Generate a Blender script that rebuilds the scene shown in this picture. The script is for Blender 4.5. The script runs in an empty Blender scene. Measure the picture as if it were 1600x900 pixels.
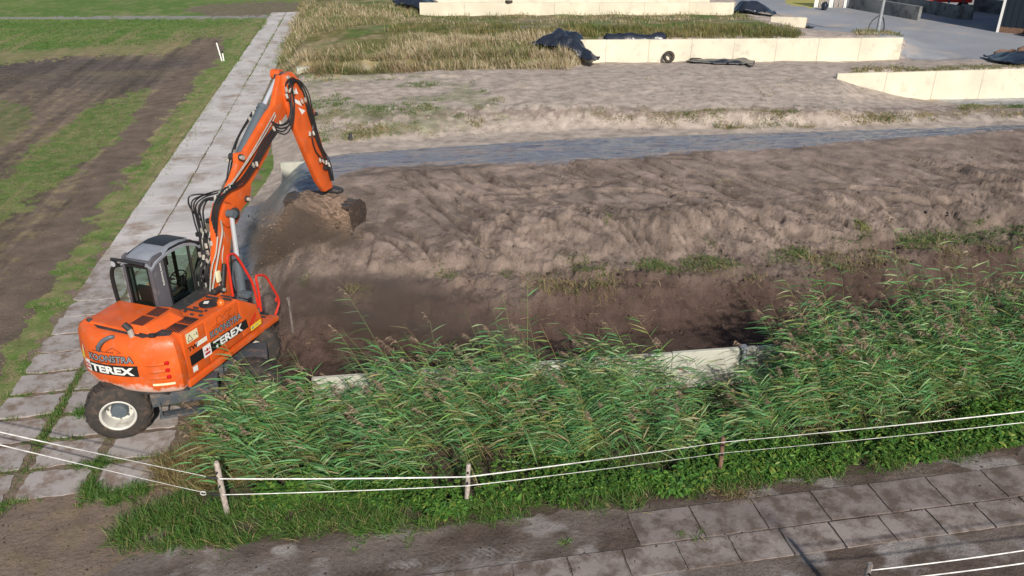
import bpy, bmesh, math, random
import numpy as np
from mathutils import Vector, Matrix
random.seed(7)
rng = np.random.default_rng(11)
R = math.radians
C = bpy.context.scene.collection
SC = bpy.context.scene

# ------------------------------------------------------------------ camera, sky, sun, exposure
FPX, PITCH, CAMZ = 1250.0, R(26.3), 10.0
cam = bpy.data.cameras.new('camera'); co = bpy.data.objects.new('camera', cam); C.objects.link(co)
cam.sensor_fit = 'HORIZONTAL'; cam.sensor_width = 36; cam.lens = FPX / 1600 * 36
cam.clip_start = 0.1; cam.clip_end = 6000
co.location = (0, 0, CAMZ); co.rotation_euler = (math.pi / 2 - PITCH, 0, 0)
SC.camera = co
SUN_EL, SHAZ = R(32), R(108)
w = bpy.data.worlds.new('World'); SC.world = w; w.use_nodes = True
nt = w.node_tree; bg = nt.nodes['Background']; sky = nt.nodes.new('ShaderNodeTexSky')
sky.sky_type = 'NISHITA'; sky.sun_disc = False; sky.sun_elevation = SUN_EL
sky.sun_rotation = math.atan2(-math.cos(SHAZ), -math.sin(SHAZ))
nt.links.new(sky.outputs[0], bg.inputs[0]); bg.inputs[1].default_value = 0.075
sl = bpy.data.lights.new('sun', 'SUN'); sl.energy = 4.2; sl.angle = R(1.6); sl.color = (1, 0.93, 0.82)
so = bpy.data.objects.new('sun', sl); C.objects.link(so)
so.rotation_euler = Vector((math.cos(SHAZ) * math.cos(SUN_EL), math.sin(SHAZ) * math.cos(SUN_EL), -math.sin(SUN_EL))).to_track_quat('-Z', 'Y').to_euler()
SC.view_settings.view_transform = 'Standard'; SC.view_settings.look = 'None'
SC.view_settings.exposure = 0.36; SC.view_settings.gamma = 1
SC.view_settings.use_curve_mapping = False

# ------------------------------------------------------------------ surveying helpers (photo measurement -> metres)
cT, sT = math.cos(PITCH), math.sin(PITCH)
def ray(px, py):
    a = (np.asarray(px, float) - 800) / FPX; b = (450 - np.asarray(py, float)) / FPX
    return a, cT + b * sT, -sT + b * cT
def G(px, py, z=0.0):
    a, dy, dz = ray(px, py); t = (z - CAMZ) / dz
    return a * t, dy * t
def toimg(x, y, z):
    zz = z - CAMZ; d = y * cT - zz * sT; u = y * sT + zz * cT
    d = np.where(d > 0.5, d, 0.5)
    return 800 + FPX * x / d, 450 - FPX * u / d
def inpoly(px, py, poly):
    px = np.asarray(px); py = np.asarray(py); r = np.zeros(px.shape, bool); n = len(poly)
    for i in range(n):
        x1, y1 = poly[i]; x2, y2 = poly[(i + 1) % n]
        if y1 == y2: continue
        c = ((y1 > py) != (y2 > py)) & (px < (x2 - x1) * (py - y1) / (y2 - y1) + x1)
        r ^= c
    return r
def hash2(ix, iy, s):
    h = (ix.astype(np.int64) * 374761393 + iy.astype(np.int64) * 668265263 + s * 2147483) & 0xffffffff
    h = ((h ^ (h >> 13)) * 1274126177) & 0xffffffff
    return ((h ^ (h >> 16)) & 0xffff) / 65535.0
def vnoise(x, y, s=0):
    ix = np.floor(x); iy = np.floor(y); fx = x - ix; fy = y - iy
    fx = fx * fx * (3 - 2 * fx); fy = fy * fy * (3 - 2 * fy)
    a = hash2(ix, iy, s); b = hash2(ix + 1, iy, s); c = hash2(ix, iy + 1, s); d = hash2(ix + 1, iy + 1, s)
    return (a + (b - a) * fx) * (1 - fy) + (c + (d - c) * fx) * fy
def fbm(x, y, s=0, o=4):
    v = 0; a = 0.5; t = 0
    for i in range(o):
        v = v + a * vnoise(x * 2 ** i + 17 * i, y * 2 ** i - 9 * i, s + i); t += a; a *= 0.5
    return v / t
def sstep(a, b, x):
    t = np.clip((x - a) / (b - a), 0, 1); return t * t * (3 - 2 * t)

# ------------------------------------------------------------------ object helpers
def tag(o, label=None, cat=None, group=None, kind=None):
    if label: o['label'] = label
    if cat: o['category'] = cat
    if group: o['group'] = group
    if kind: o['kind'] = kind
    return o
def thing(name, label, cat, loc=(0, 0, 0), rz=0.0, group=None):
    o = bpy.data.objects.new(name, None); C.objects.link(o); o.location = loc; o.rotation_euler = (0, 0, rz)
    o.empty_display_size = 0.2
    return tag(o, label, cat, group)
class MB:
    def __init__(s): s.v = []; s.f = []
    def add(s, vs, fs):
        b = len(s.v); s.v += [tuple(p) for p in vs]; s.f += [tuple(i + b for i in f) for f in fs]; return s
    def box(s, c, d, rz=0.0, M=None):
        cx, cy, cz = c; dx, dy, dz = d[0] / 2, d[1] / 2, d[2] / 2; vs = []
        for z in (-dz, dz):
            for x, y in ((-dx, -dy), (dx, -dy), (dx, dy), (-dx, dy)):
                p = Vector((x, y, z))
                if M: p = M @ p
                if rz: p = Vector((p.x * math.cos(rz) - p.y * math.sin(rz), p.x * math.sin(rz) + p.y * math.cos(rz), p.z))
                vs.append((p.x + cx, p.y + cy, p.z + cz))
        return s.add(vs, [(3, 2, 1, 0), (4, 5, 6, 7), (0, 1, 5, 4), (1, 2, 6, 5), (2, 3, 7, 6), (3, 0, 4, 7)])
    def prism(s, poly, a, b, ax='x'):   # poly in the two other axes (y,z),(x,z) or (x,y)
        n = len(poly); vs = []
        for t in (a, b):
            for p, q in poly:
                vs.append({'x': (t, p, q), 'y': (p, t, q), 'z': (p, q, t)}[ax])
        fs = [tuple(range(n))[::-1], tuple(range(n, 2 * n))]
        for i in range(n): fs.append((i, (i + 1) % n, n + (i + 1) % n, n + i))
        return s.add(vs, fs)
    def tube(s, pts, r, seg=8, caps=True):
        pts = [Vector(p) for p in pts]; n = len(pts); vs = []; rs = r if hasattr(r, '__len__') else [r] * n
        up = None
        for i, p in enumerate(pts):
            t = (pts[min(i + 1, n - 1)] - pts[max(i - 1, 0)]); t = t.normalized() if t.length > 1e-9 else Vector((0, 0, 1))
            if up is None: up = t.orthogonal().normalized()
            up = (up - t * up.dot(t)); up = up.normalized() if up.length > 1e-6 else t.orthogonal().normalized()
            bn = t.cross(up)
            for k in range(seg):
                a = 2 * math.pi * k / seg; vs.append(p + (up * math.cos(a) + bn * math.sin(a)) * rs[i])
        fs = []
        for i in range(n - 1):
            for k in range(seg):
                k2 = (k + 1) % seg; fs.append((i * seg + k, i * seg + k2, (i + 1) * seg + k2, (i + 1) * seg + k))
        if caps: fs.append(tuple(range(seg))[::-1]); fs.append(tuple(range((n - 1) * seg, n * seg)))
        return s.add(vs, fs)
    def lathe(s, prof, c, axis, seg=32, cap=True):  # prof: (radius, offset along axis)
        axis = Vector(axis).normalized(); u = axis.orthogonal().normalized(); v = axis.cross(u); c = Vector(c); vs = []; n = len(prof)
        for r, h in prof:
            for k in range(seg):
                a = 2 * math.pi * k / seg; vs.append(c + axis * h + (u * math.cos(a) + v * math.sin(a)) * r)
        fs = []
        for i in range(n - 1):
            for k in range(seg):
                k2 = (k + 1) % seg; fs.append((i * seg + k, i * seg + k2, (i + 1) * seg + k2, (i + 1) * seg + k))
        if cap and prof[0][0] > 1e-4: fs.append(tuple(range(seg))[::-1])
        if cap and prof[-1][0] > 1e-4: fs.append(tuple(range((n - 1) * seg, n * seg)))
        return s.add(vs, fs)
    def build(s, name, mat, parent=None, bevel=0.0, smooth=False, seg=2):
        me = bpy.data.meshes.new(name); me.from_pydata(s.v, [], s.f)
        bm = bmesh.new(); bm.from_mesh(me)
        bmesh.ops.remove_doubles(bm, verts=bm.verts, dist=1e-5)
        bmesh.ops.recalc_face_normals(bm, faces=bm.faces)
        if bevel > 0:
            es = [e for e in bm.edges if len(e.link_faces) == 2 and e.calc_face_angle(0) > R(25)]
            bmesh.ops.bevel(bm, geom=es, offset=bevel, segments=seg, profile=0.6, affect='EDGES', clamp_overlap=True)
        bm.to_mesh(me); bm.free()
        if smooth or bevel > 0:
            me.shade_smooth()
            try: me.set_sharp_from_angle(angle=R(38))
            except Exception: pass
        me.materials.append(mat)
        o = bpy.data.objects.new(name, me); C.objects.link(o)
        if parent: o.parent = parent
        return o
def npmesh(name, V, F, mat, col=None, parent=None, smooth=True):
    V = np.asarray(V, np.float32); F = np.asarray(F, np.int32)
    me = bpy.data.meshes.new(name); n = F.shape[1]
    me.vertices.add(len(V)); me.vertices.foreach_set('co', V.ravel())
    me.loops.add(F.size); me.loops.foreach_set('vertex_index', F.ravel())
    me.polygons.add(len(F)); me.polygons.foreach_set('loop_start', np.arange(0, F.size, n, dtype=np.int32))
    me.polygons.foreach_set('loop_total', np.full(len(F), n, np.int32))
    me.update(calc_edges=True); me.validate()
    if col is not None:
        a = me.color_attributes.new('Col', 'FLOAT_COLOR', 'POINT')
        c4 = np.ones((len(V), 4), np.float32); c4[:, :3] = col; a.data.foreach_set('color', c4.ravel())
    if smooth: me.shade_smooth()
    me.materials.append(mat)
    o = bpy.data.objects.new(name, me); C.objects.link(o)
    if parent: o.parent = parent
    return o
def smooth_path(pts, k=6):
    P = [Vector(p) for p in pts]; out = []
    Q = [P[0] * 2 - P[1]] + P + [P[-1] * 2 - P[-2]]
    for i in range(1, len(Q) - 2):
        a, b, c, d = Q[i - 1], Q[i], Q[i + 1], Q[i + 2]
        for j in range(k):
            t = j / k
            out.append(0.5 * ((2 * b) + (c - a) * t + (2 * a - 5 * b + 4 * c - d) * t * t + (-a + 3 * b - 3 * c + d) * t ** 3))
    out.append(P[-1]); return out

# ------------------------------------------------------------------ materials
def mat(name, col, rough=0.6, metal=0.0, var=0.0, vs=6.0, bump=0.0, bs=40.0, spec=None, dirt=None, dscale=3.0, damt=0.5, coat=0.0, col2=None, obj=True):
    m = bpy.data.materials.new(name); m.use_nodes = True; N = m.node_tree.nodes; L = m.node_tree.links
    b = N['Principled BSDF']; b.inputs['Roughness'].default_value = rough; b.inputs['Metallic'].default_value = metal
    b.inputs['Base Color'].default_value = (*col, 1)
    if spec is not None: b.inputs['Specular IOR Level'].default_value = spec
    if coat: b.inputs['Coat Weight'].default_value = coat
    tc = N.new('ShaderNodeTexCoord'); src = tc.outputs['Object']
    last = None
    if var > 0 or col2:
        n = N.new('ShaderNodeTexNoise'); n.inputs['Scale'].default_value = vs; n.inputs['Detail'].default_value = 6; L.new(src, n.inputs[0])
        mx = N.new('ShaderNodeMix'); mx.data_type = 'RGBA'
        c2 = col2 or tuple(max(0, c * (1 + var)) for c in col); c1 = col if col2 else tuple(c * (1 - var) for c in col)
        mx.inputs[6].default_value = (*c1, 1); mx.inputs[7].default_value = (*c2, 1)
        cr = N.new('ShaderNodeMapRange'); cr.inputs[1].default_value = 0.35; cr.inputs[2].default_value = 0.65; L.new(n.outputs[0], cr.inputs[0])
        L.new(cr.outputs[0], mx.inputs[0]); last = mx.outputs[2]
    if dirt:
        n = N.new('ShaderNodeTexNoise'); n.inputs['Scale'].default_value = dscale; n.inputs['Detail'].default_value = 9; n.inputs['Roughness'].default_value = 0.7; L.new(src, n.inputs[0])
        cr = N.new('ShaderNodeMapRange'); cr.inputs[1].default_value = 0.62 - 0.2 * damt; cr.inputs[2].default_value = 0.78 - 0.2 * damt; L.new(n.outputs[0], cr.inputs[0])
        mu = N.new('ShaderNodeMath'); mu.operation = 'MULTIPLY'; mu.inputs[1].default_value = min(1, damt + 0.3); L.new(cr.outputs[0], mu.inputs[0])
        mx = N.new('ShaderNodeMix'); mx.data_type = 'RGBA'; mx.inputs[6].default_value = (*col, 1); mx.inputs[7].default_value = (*dirt, 1)
        if last: L.new(last, mx.inputs[6])
        L.new(mu.outputs[0], mx.inputs[0]); last = mx.outputs[2]
    if last: L.new(last, b.inputs['Base Color'])
    if bump > 0:
        n = N.new('ShaderNodeTexNoise'); n.inputs['Scale'].default_value = bs; n.inputs['Detail'].default_value = 5; L.new(src, n.inputs[0])
        bp = N.new('ShaderNodeBump'); bp.inputs['Strength'].default_value = bump; bp.inputs['Distance'].default_value = 0.03
        L.new(n.outputs[0], bp.inputs['Height']); L.new(bp.outputs[0], b.inputs['Normal'])
    return m
def mat_vcol(name, rough=0.9, fine=25.0, amt=0.35, bump=0.5, bdist=0.05, transl=0.0, coarse=1.3, spec=0.2, speck=None):
    m = bpy.data.materials.new(name); m.use_nodes = True; N = m.node_tree.nodes; L = m.node_tree.links
    b = N['Principled BSDF']; b.inputs['Roughness'].default_value = rough; b.inputs['Specular IOR Level'].default_value = spec
    at = N.new('ShaderNodeAttribute'); at.attribute_name = 'Col'; c = at.outputs['Color']
    if amt > 0:
        tc = N.new('ShaderNodeTexCoord')
        n = N.new('ShaderNodeTexNoise'); n.inputs['Scale'].default_value = fine; n.inputs['Detail'].default_value = 8; n.inputs['Roughness'].default_value = 0.75; L.new(tc.outputs['Object'], n.inputs[0])
        n2 = N.new('ShaderNodeTexNoise'); n2.inputs['Scale'].default_value = coarse; n2.inputs['Detail'].default_value = 7; L.new(tc.outputs['Object'], n2.inputs[0])
        ad = N.new('ShaderNodeMath'); ad.operation = 'ADD'; L.new(n.outputs[0], ad.inputs[0]); L.new(n2.outputs[0], ad.inputs[1])
        cr = N.new('ShaderNodeMapRange'); cr.inputs[1].default_value = 0.65; cr.inputs[2].default_value = 1.35; cr.inputs[3].default_value = 1 - amt; cr.inputs[4].default_value = 1 + amt
        L.new(ad.outputs[0], cr.inputs[0])
        vm = N.new('ShaderNodeVectorMath'); vm.operation = 'SCALE'; L.new(c, vm.inputs[0]); L.new(cr.outputs[0], vm.inputs['Scale']); c = vm.outputs[0]
        if speck:
            n3 = N.new('ShaderNodeTexNoise'); n3.inputs['Scale'].default_value = 60; n3.inputs['Detail'].default_value = 2; L.new(tc.outputs['Object'], n3.inputs[0])
            c3 = N.new('ShaderNodeMapRange'); c3.inputs[1].default_value = 0.68; c3.inputs[2].default_value = 0.72; L.new(n3.outputs[0], c3.inputs[0])
            mx = N.new('ShaderNodeMix'); mx.data_type = 'RGBA'; mx.inputs[7].default_value = (*speck, 1); L.new(c, mx.inputs[6]); L.new(c3.outputs[0], mx.inputs[0]); c = mx.outputs[2]
        if bump > 0:
            bp = N.new('ShaderNodeBump'); bp.inputs['Strength'].default_value = bump; bp.inputs['Distance'].default_value = bdist
            L.new(ad.outputs[0], bp.inputs['Height']); L.new(bp.outputs[0], b.inputs['Normal'])
    L.new(c, b.inputs['Base Color'])
    if transl > 0:
        out = N['Material Output']; tr = N.new('ShaderNodeBsdfTranslucent'); L.new(c, tr.inputs[0])
        ms = N.new('ShaderNodeMixShader'); ms.inputs[0].default_value = transl
        L.new(b.outputs[0], ms.inputs[1]); L.new(tr.outputs[0], ms.inputs[2]); L.new(ms.outputs[0], out.inputs[0])
    return m
M = {}
ORANGE = (0.60, 0.098, 0.015)
M['orange'] = mat('orange_paint', ORANGE, 0.42, var=0.12, vs=2.5, dirt=(0.42, 0.17, 0.10), dscale=4.5, damt=0.42, spec=0.45)
M['red'] = mat('red_paint', (0.55, 0.03, 0.015), 0.4)
M['grey_paint'] = mat('grey_cab_paint', (0.085, 0.083, 0.097), 0.45, dirt=(0.20, 0.18, 0.17), dscale=6, damt=0.3)
M['roofgrey'] = mat('cab_roof_paint', (0.21, 0.225, 0.26), 0.4, var=0.12, vs=3)
M['steelblue'] = mat('cylinder_grey', (0.085, 0.105, 0.125), 0.4, dirt=(0.2, 0.17, 0.15), dscale=12, damt=0.3)
M['black'] = mat('black_rubber', (0.012, 0.012, 0.013), 0.45)
M['hose'] = mat('hose_rubber', (0.015, 0.015, 0.017), 0.5)
M['blackplastic'] = mat('black_plastic', (0.02, 0.02, 0.022), 0.5)
M['chrome'] = mat('chrome_rod', (0.60, 0.64, 0.70), 0.3, 0.45)
M['silver'] = mat('zinc_fitting', (0.55, 0.53, 0.48), 0.4, 0.5, var=0.12, vs=8)
M['white'] = mat('white_vinyl', (0.72, 0.72, 0.70), 0.5, dirt=(0.4, 0.36, 0.32), dscale=20, damt=0.2)
M['lettergrey'] = mat('letter_grey', (0.20, 0.22, 0.25), 0.5)
M['dark'] = mat('dark_steel', (0.03, 0.03, 0.033), 0.6, dirt=(0.12, 0.09, 0.07), dscale=8, damt=0.5)
M['bucket'] = mat('worn_bucket_steel', (0.045, 0.032, 0.026), 0.55, dirt=(0.14, 0.10, 0.08), dscale=7, damt=0.5)
M['chassis'] = mat('dusty_chassis', (0.055, 0.065, 0.078), 0.6, dirt=(0.16, 0.12, 0.095), dscale=5, damt=0.6)
M['tyre'] = mat('dusty_tyre_rubber', (0.030, 0.026, 0.024), 0.85, dirt=(0.085, 0.06, 0.045), dscale=5, damt=0.75, bump=0.4, bs=60)
M['rim'] = mat('white_rim', (0.52, 0.51, 0.47), 0.5, dirt=(0.26, 0.21, 0.16), dscale=5, damt=0.5)
M['yellow'] = mat('yellow_sticker', (0.75, 0.55, 0.03), 0.5)
M['cream'] = mat('cream_sticker', (0.70, 0.64, 0.42), 0.5)
M['redlamp'] = mat('red_lamp', (0.45, 0.01, 0.01), 0.2)
M['beacon'] = mat('amber_dome', (0.6, 0.13, 0.02), 0.25)
M['wood'] = mat('weathered_wood', (0.34, 0.29, 0.26), 0.85, var=0.3, vs=14, bump=0.4)
M['woodbrown'] = mat('brown_wood', (0.16, 0.09, 0.06), 0.85, var=0.3, vs=14)
M['skin'] = mat('skin', (0.48, 0.25, 0.16), 0.5)
M['shirt'] = mat('light_blue_shirt', (0.28, 0.48, 0.62), 0.8)
M['cloth'] = mat('dark_trousers', (0.03, 0.035, 0.05), 0.9)
M['tarp'] = mat('black_plastic_sheet', (0.018, 0.022, 0.034), 0.28, bump=0.6, bs=9, spec=0.6)
M['wire'] = mat('white_fence_tape', (0.62, 0.62, 0.61), 0.7, var=.25, vs=5)
M['galv'] = mat('galvanised_steel', (0.30, 0.32, 0.34), 0.5, 0.3, var=0.15)
M['wallcream'] = mat('cream_concrete', (0.60, 0.55, 0.44), 0.8, var=0.10, vs=0.6, dirt=(0.36, 0.33, 0.27), dscale=1.1, damt=0.42, bump=0.1, bs=30)
M['wallwhite'] = mat('pale_concrete', (0.42, 0.42, 0.36), 0.85, var=0.08, vs=1.5, dirt=(0.22, 0.21, 0.15), dscale=2.5, damt=0.45, bump=0.15, bs=30)
M['walldark'] = mat('stained_concrete', (0.20, 0.205, 0.20), 0.9, dirt=(0.075, 0.08, 0.085), dscale=1.0, damt=0.8, bump=0.2)
M['shed'] = mat('dark_blue_cladding', (0.016, 0.024, 0.036), 0.8, spec=0.15); M['oldwood'] = mat('old_grey_wood', (.16, .14, .13), .9, var=.3, vs=14)
M['paint_white'] = mat('white_trim', (0.75, 0.75, 0.73), 0.5)
M['glass'] = bpy.data.materials.new('window_glass'); M['glass'].use_nodes = True
_n = M['glass'].node_tree.nodes; _l = M['glass'].node_tree.links
_g = _n.new('ShaderNodeBsdfGlossy'); _g.inputs['Roughness'].default_value = 0.03; _g.inputs[0].default_value = (0.9, 1, 0.95, 1)
_t = _n.new('ShaderNodeBsdfTransparent'); _t.inputs[0].default_value = (0.66, 0.80, 0.72, 1)
_f = _n.new('ShaderNodeFresnel'); _f.inputs[0].default_value = 1.3; _m = _n.new('ShaderNodeMixShader')
_l.new(_f.outputs[0], _m.inputs[0]); _l.new(_t.outputs[0], _m.inputs[1]); _l.new(_g.outputs[0], _m.inputs[2]); _l.new(_m.outputs[0], _n['Material Output'].inputs[0])
M['soil'] = mat_vcol('soil', fine=20, amt=0.50, bump=1.0, bdist=0.07, coarse=2.3)
M['land'] = mat_vcol('land', fine=12, amt=0.38, bump=0.8, bdist=0.06, coarse=1.7, speck=None)
M['yard'] = mat_vcol('yard', fine=3, amt=0.12, bump=0.1, bdist=0.01, coarse=0.25, rough=0.85)
M['leaf'] = mat_vcol('leaves', rough=0.55, amt=0, transl=0.22, spec=0.35)
M['plume'] = mat_vcol('plumes', rough=0.9, amt=0, transl=0.1)

# ------------------------------------------------------------------ terrain heights
# survey lines from the road outwards: (photo x, photo y, height) of points along each line
LINES = [
 [(-600, 900, 0), (350, 850, 0), (900, 800, 0), (1600, 700, 0), (2400, 590, 0)],
 'wallfront', 'wallback',
 [(380, 565, .1), (450, 575, .15), (900, 528, .25), (1300, 492, .3), (1600, 450, .3), (2300, 380, .3)],
 [(380, 500, .3), (450, 500, .85), (900, 458, 1.15), (1300, 432, 1.2), (1600, 392, 1.2), (2300, 330, 1.2)],
 [(380, 460, .5), (450, 462, .95), (900, 415, 1.3), (1300, 392, 1.35), (1600, 355, 1.35), (2300, 300, 1.35)],
 [(390, 400, .9), (450, 400, 1.5), (900, 345, 2.05), (1300, 315, 2.1), (1600, 285, 2.1), (2300, 235, 2.1)],
 [(430, 290, 1.7), (480, 282, 2.0), (900, 254, 2.4), (1300, 226, 2.4), (1600, 203, 2.4), (2300, 170, 2.4)],
 [(430, 262, 1.5), (480, 250, 1.6), (540, 240, 1.65), (900, 216, 1.65), (1300, 205, 1.65), (1600, 196, 1.65), (2300, 165, 1.65)],
 'sheetfoot',
 [(430, 232, .75), (540, 224, .75), (900, 202, .75), (1300, 196, .75), (1600, 188, .75), (2300, 160, .75)],
 [(430, 186, 1.1), (540, 182, 1.2), (900, 174, 1.3), (1300, 174, 1.25), (1450, 173, .95), (1600, 167, .9), (2300, 145, .9)],
 [(430, 178, 1.15), (540, 170, 1.3), (900, 163, 1.5), (1300, 158, 1.3), (1430, 158, .5), (1500, 160, .3), (1600, 157, .25), (2300, 135, .25)],
 [(430, 130, 1.2), (540, 122, 1.35), (900, 116, 1.55), (1305, 119, 1.55), (1350, 125, 1.0), (1425, 150, .2), (1600, 143, .2), (2300, 120, .2)],
 'wallc',
 [(430, 112, 1.2), (540, 113, 1.15), (900, 104, 1.2), (1300, 104, 1.5), (1500, 104, 1.4), (1600, 101, 1.4), (2300, 80, 1.3)],
 [(430, 104, 1.7), (540, 104, 1.8), (890, 96, 1.7), (925, 97, .9), (1400, 91, .9), (1600, 90, .9), (2300, 70, .9)],
 [(430, 60, 1.7), (540, 62, 1.9), (860, 57, 2.0), (930, 61, 2.1), (1400, 56, 1.9), (1425, 60, .9), (2300, 50, .9)],
 [(430, 45, 1.7), (540, 44, 2.0), (900, 38, 2.2), (1200, 36, 2.0), (1262, 42, .9), (1600, 40, .9), (2300, 35, .9)],
 [(430, 22, 1.4), (560, 22, 1.8), (700, 21, 1.2), (1150, 18, 1.1), (1250, 20, .9), (2300, 18, .9)],
 [(430, -20, 1.0), (2300, -20, .9)],
]
def _wallpt(px, py, z): x, y = G(px, py, z); return float(x), float(y)
WA = _wallpt(555, 588, 0.95); WB = _wallpt(1230, 540, 0.95)
WDIR = Vector((WB[0] - WA[0], WB[1] - WA[1], 0)).normalized(); WNRM = Vector((-WDIR.y, WDIR.x, 0))
wall_y = lambda x: WA[1] + (x - WA[0]) * WDIR.y / WDIR.x
CA = _wallpt(1310, 115, 1.75); CB = _wallpt(1600, 108, 1.75)
YS = []
def line_fn(L):
    a = np.array(L, float); x, y = G(a[:, 0], a[:, 1], a[:, 2]); z = a[:, 2]
    def f(X):
        yy = np.interp(X, x, y); zz = np.interp(X, x, z)
        sl = (y[1] - y[0]) / (x[1] - x[0]); yy = np.where(X < x[0], y[0] + (X - x[0]) * np.clip(sl, -.2, .2), yy)
        sr = (y[-1] - y[-2]) / (x[-1] - x[-2]); yy = np.where(X > x[-1], y[-1] + (X - x[-1]) * np.clip(sr, -.2, .2), yy)
        return yy, zz
    return f
FN = []
for i, L in enumerate(LINES):
    if L == 'wallfront': FN.append(lambda X: (wall_y(X) - .06, np.full(X.shape, 0.0)))
    elif L == 'wallback': FN.append(lambda X: (wall_y(X) + .12, np.full(X.shape, 0.12)))
    elif L == 'sheetfoot':
        prev = FN[-1]; FN.append(lambda X, prev=prev: (prev(X)[0] + .45, np.full(X.shape, .75)))
    elif L == 'wallc':
        prev = FN[-1]; nxt = line_fn(LINES[i + 1])
        FN.append(lambda X, prev=prev, nxt=nxt: (prev(X)[0] + .15, np.interp(X, [CA[0] - 6, CA[0]], [1.5, 1.5])))
    else: FN.append(line_fn(L))
# left foot of the heaps (where they meet the slab track)
FOOT = np.array([(330, 640, 0), (350, 600, 0), (362, 540, 0), (366, 480, 0), (360, 420, 0), (365, 370, 0), (388, 320, 0), (415, 285, 0), (428, 262, 0), (425, 225, 0), (425, 170, 0), (428, 120, 0), (440, 70, 0), (462, 25, 0), (470, -10, 0)], float)
_fx, _fy = G(FOOT[:, 0], FOOT[:, 1], FOOT[:, 2])
# drag marks of the digging bucket on the sand
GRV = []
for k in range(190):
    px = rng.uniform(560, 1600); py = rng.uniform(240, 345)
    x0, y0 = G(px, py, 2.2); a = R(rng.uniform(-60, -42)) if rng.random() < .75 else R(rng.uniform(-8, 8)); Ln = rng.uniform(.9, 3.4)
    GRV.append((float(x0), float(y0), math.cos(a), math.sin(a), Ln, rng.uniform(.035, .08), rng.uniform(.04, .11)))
def height(x, y, rough=True):
    x = np.asarray(x, float); y = np.asarray(y, float)
    z = np.zeros(x.shape); py_, pz_ = FN[0](x)
    for f in FN[1:]:
        yy, zz = f(x); yy = np.maximum(yy, py_ + .05)
        m = (y >= py_) & (y < yy); t = (y - py_) / (yy - py_)
        z = np.where(m, pz_ + (zz - pz_) * t, z); py_, pz_ = yy, zz
    z = np.where(y >= py_, pz_, z)
    xl = np.interp(y, _fy, _fx); d = (x - xl)
    ww = np.interp(y, [22, 30, 45, 80], [2.3, 2.4, 2.0, 4.0])
    z = z * sstep(0, 1, d / ww)
    # distant land is level with the track on the left
    if rough:
        yb = FN[3](x)[0]; yc = FN[8](x)[0]; y5 = FN[5](x)[0]; y6 = FN[6](x)[0]
        inm = sstep(0, .5, y - yb + .5) * (1 - sstep(-.1, .3, y - FN[7](x)[0])) * sstep(0, .8, d)
        clump = inm * (1 - sstep(-1.2, .9, y - y6 - (fbm(x * .6, y * .6, 3) - .5) * 3))
        n1 = fbm(x * 1.1, y * 1.1, 21, 5) - .5; n2 = np.abs(fbm(x * 2.6, y * 2.6, 33, 4) - .5)
        z = z + inm * (fbm(x * .45, y * .6, 5, 3) - .5) * .14 + inm * (1 - clump) * .08 * (np.abs(fbm((x * .62 + y * .78) * 1.5, (x * .78 - y * .62) * .28, 47, 3) - .5) - .12)
        n3 = np.abs(fbm(x * 6.5, y * 6.5, 37, 3) - .5)
        z = z + clump * (n1 * .14 - n2 * .14 - n3 * .30 + .09) + (inm - clump) * (n1 * .05 - n2 * .03 - n3 * .075)
        wob = (fbm(x * .55, y * .2, 131, 5) - .5); wob2 = (fbm(x * .8 + 9, y * .25, 137, 5) - .5)
        for off, wv, am, hh in ((.15, wob, 2.2, .20), (1.2, wob2, 3.2, .15), (-.9, wob2, 1.6, .16)):
            q = y - y5 - off - wv * am; z = z + inm * (y < FN[7](x)[0] - .8) * hh * (sstep(-.05, .05, q) - sstep(.05, 1.3, q)) * sstep(.40, .50, fbm(x * .5 + off * 7, y * 0 + off, 139, 3))
        fm = inm
        if fm.max() > 0:
            for gx, gy, ca, sa, Ln, wd, dp in GRV:
                s = (x - gx) * ca + (y - gy) * sa; t = -(x - gx) * sa + (y - gy) * ca + .08 * np.sin(s * 2.1 + gx)
                z = z - fm * dp * (np.exp(-(t / wd) ** 2) - .6 * np.exp(-((t - 1.9 * wd) / wd) ** 2)) * sstep(0, .4, s) * (1 - sstep(Ln - .5, Ln, s))
        shm = sstep(-.2, .15, y - FN[7](x)[0]) * (1 - sstep(-.35, 0, y - FN[8](x)[0])) * sstep(1.0, 2.5, d)
        slope = inm * (1 - sstep(-.3, .5, y - FN[4](x)[0])) * sstep(.1, .7, y - yb); z = z + slope * ((fbm(x * 1.6, y * .9, 61, 4) - .5) * .5 - np.abs(fbm(x * 4, y * 2.4, 63, 3) - .5) * .22)
        z = z + shm * (np.abs(fbm(x * .9 + y * .6, y * 3.2 - x * .25, 45, 4) - .5) * -.30 + .05)
        far = sstep(.2, 1, y - FN[9](x)[0]) * sstep(0, 2, d) * (z > .3) * (x < 60)
        flat = ((y > FN[16](x)[0]) & (x > 22)) | (y > FN[19](x)[0])
        z = z + far * (~flat) * ((fbm(x * .5, y * .5, 41, 4) - .5) * .28)
    return z
def ground_at(px, py, it=9):
    z = np.zeros(np.shape(px)) + .6
    for _ in range(it):
        x, y = G(px, py, z); z = .5 * z + .5 * height(x, y)
    x, y = G(px, py, z); return x, y, height(x, y)

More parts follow.
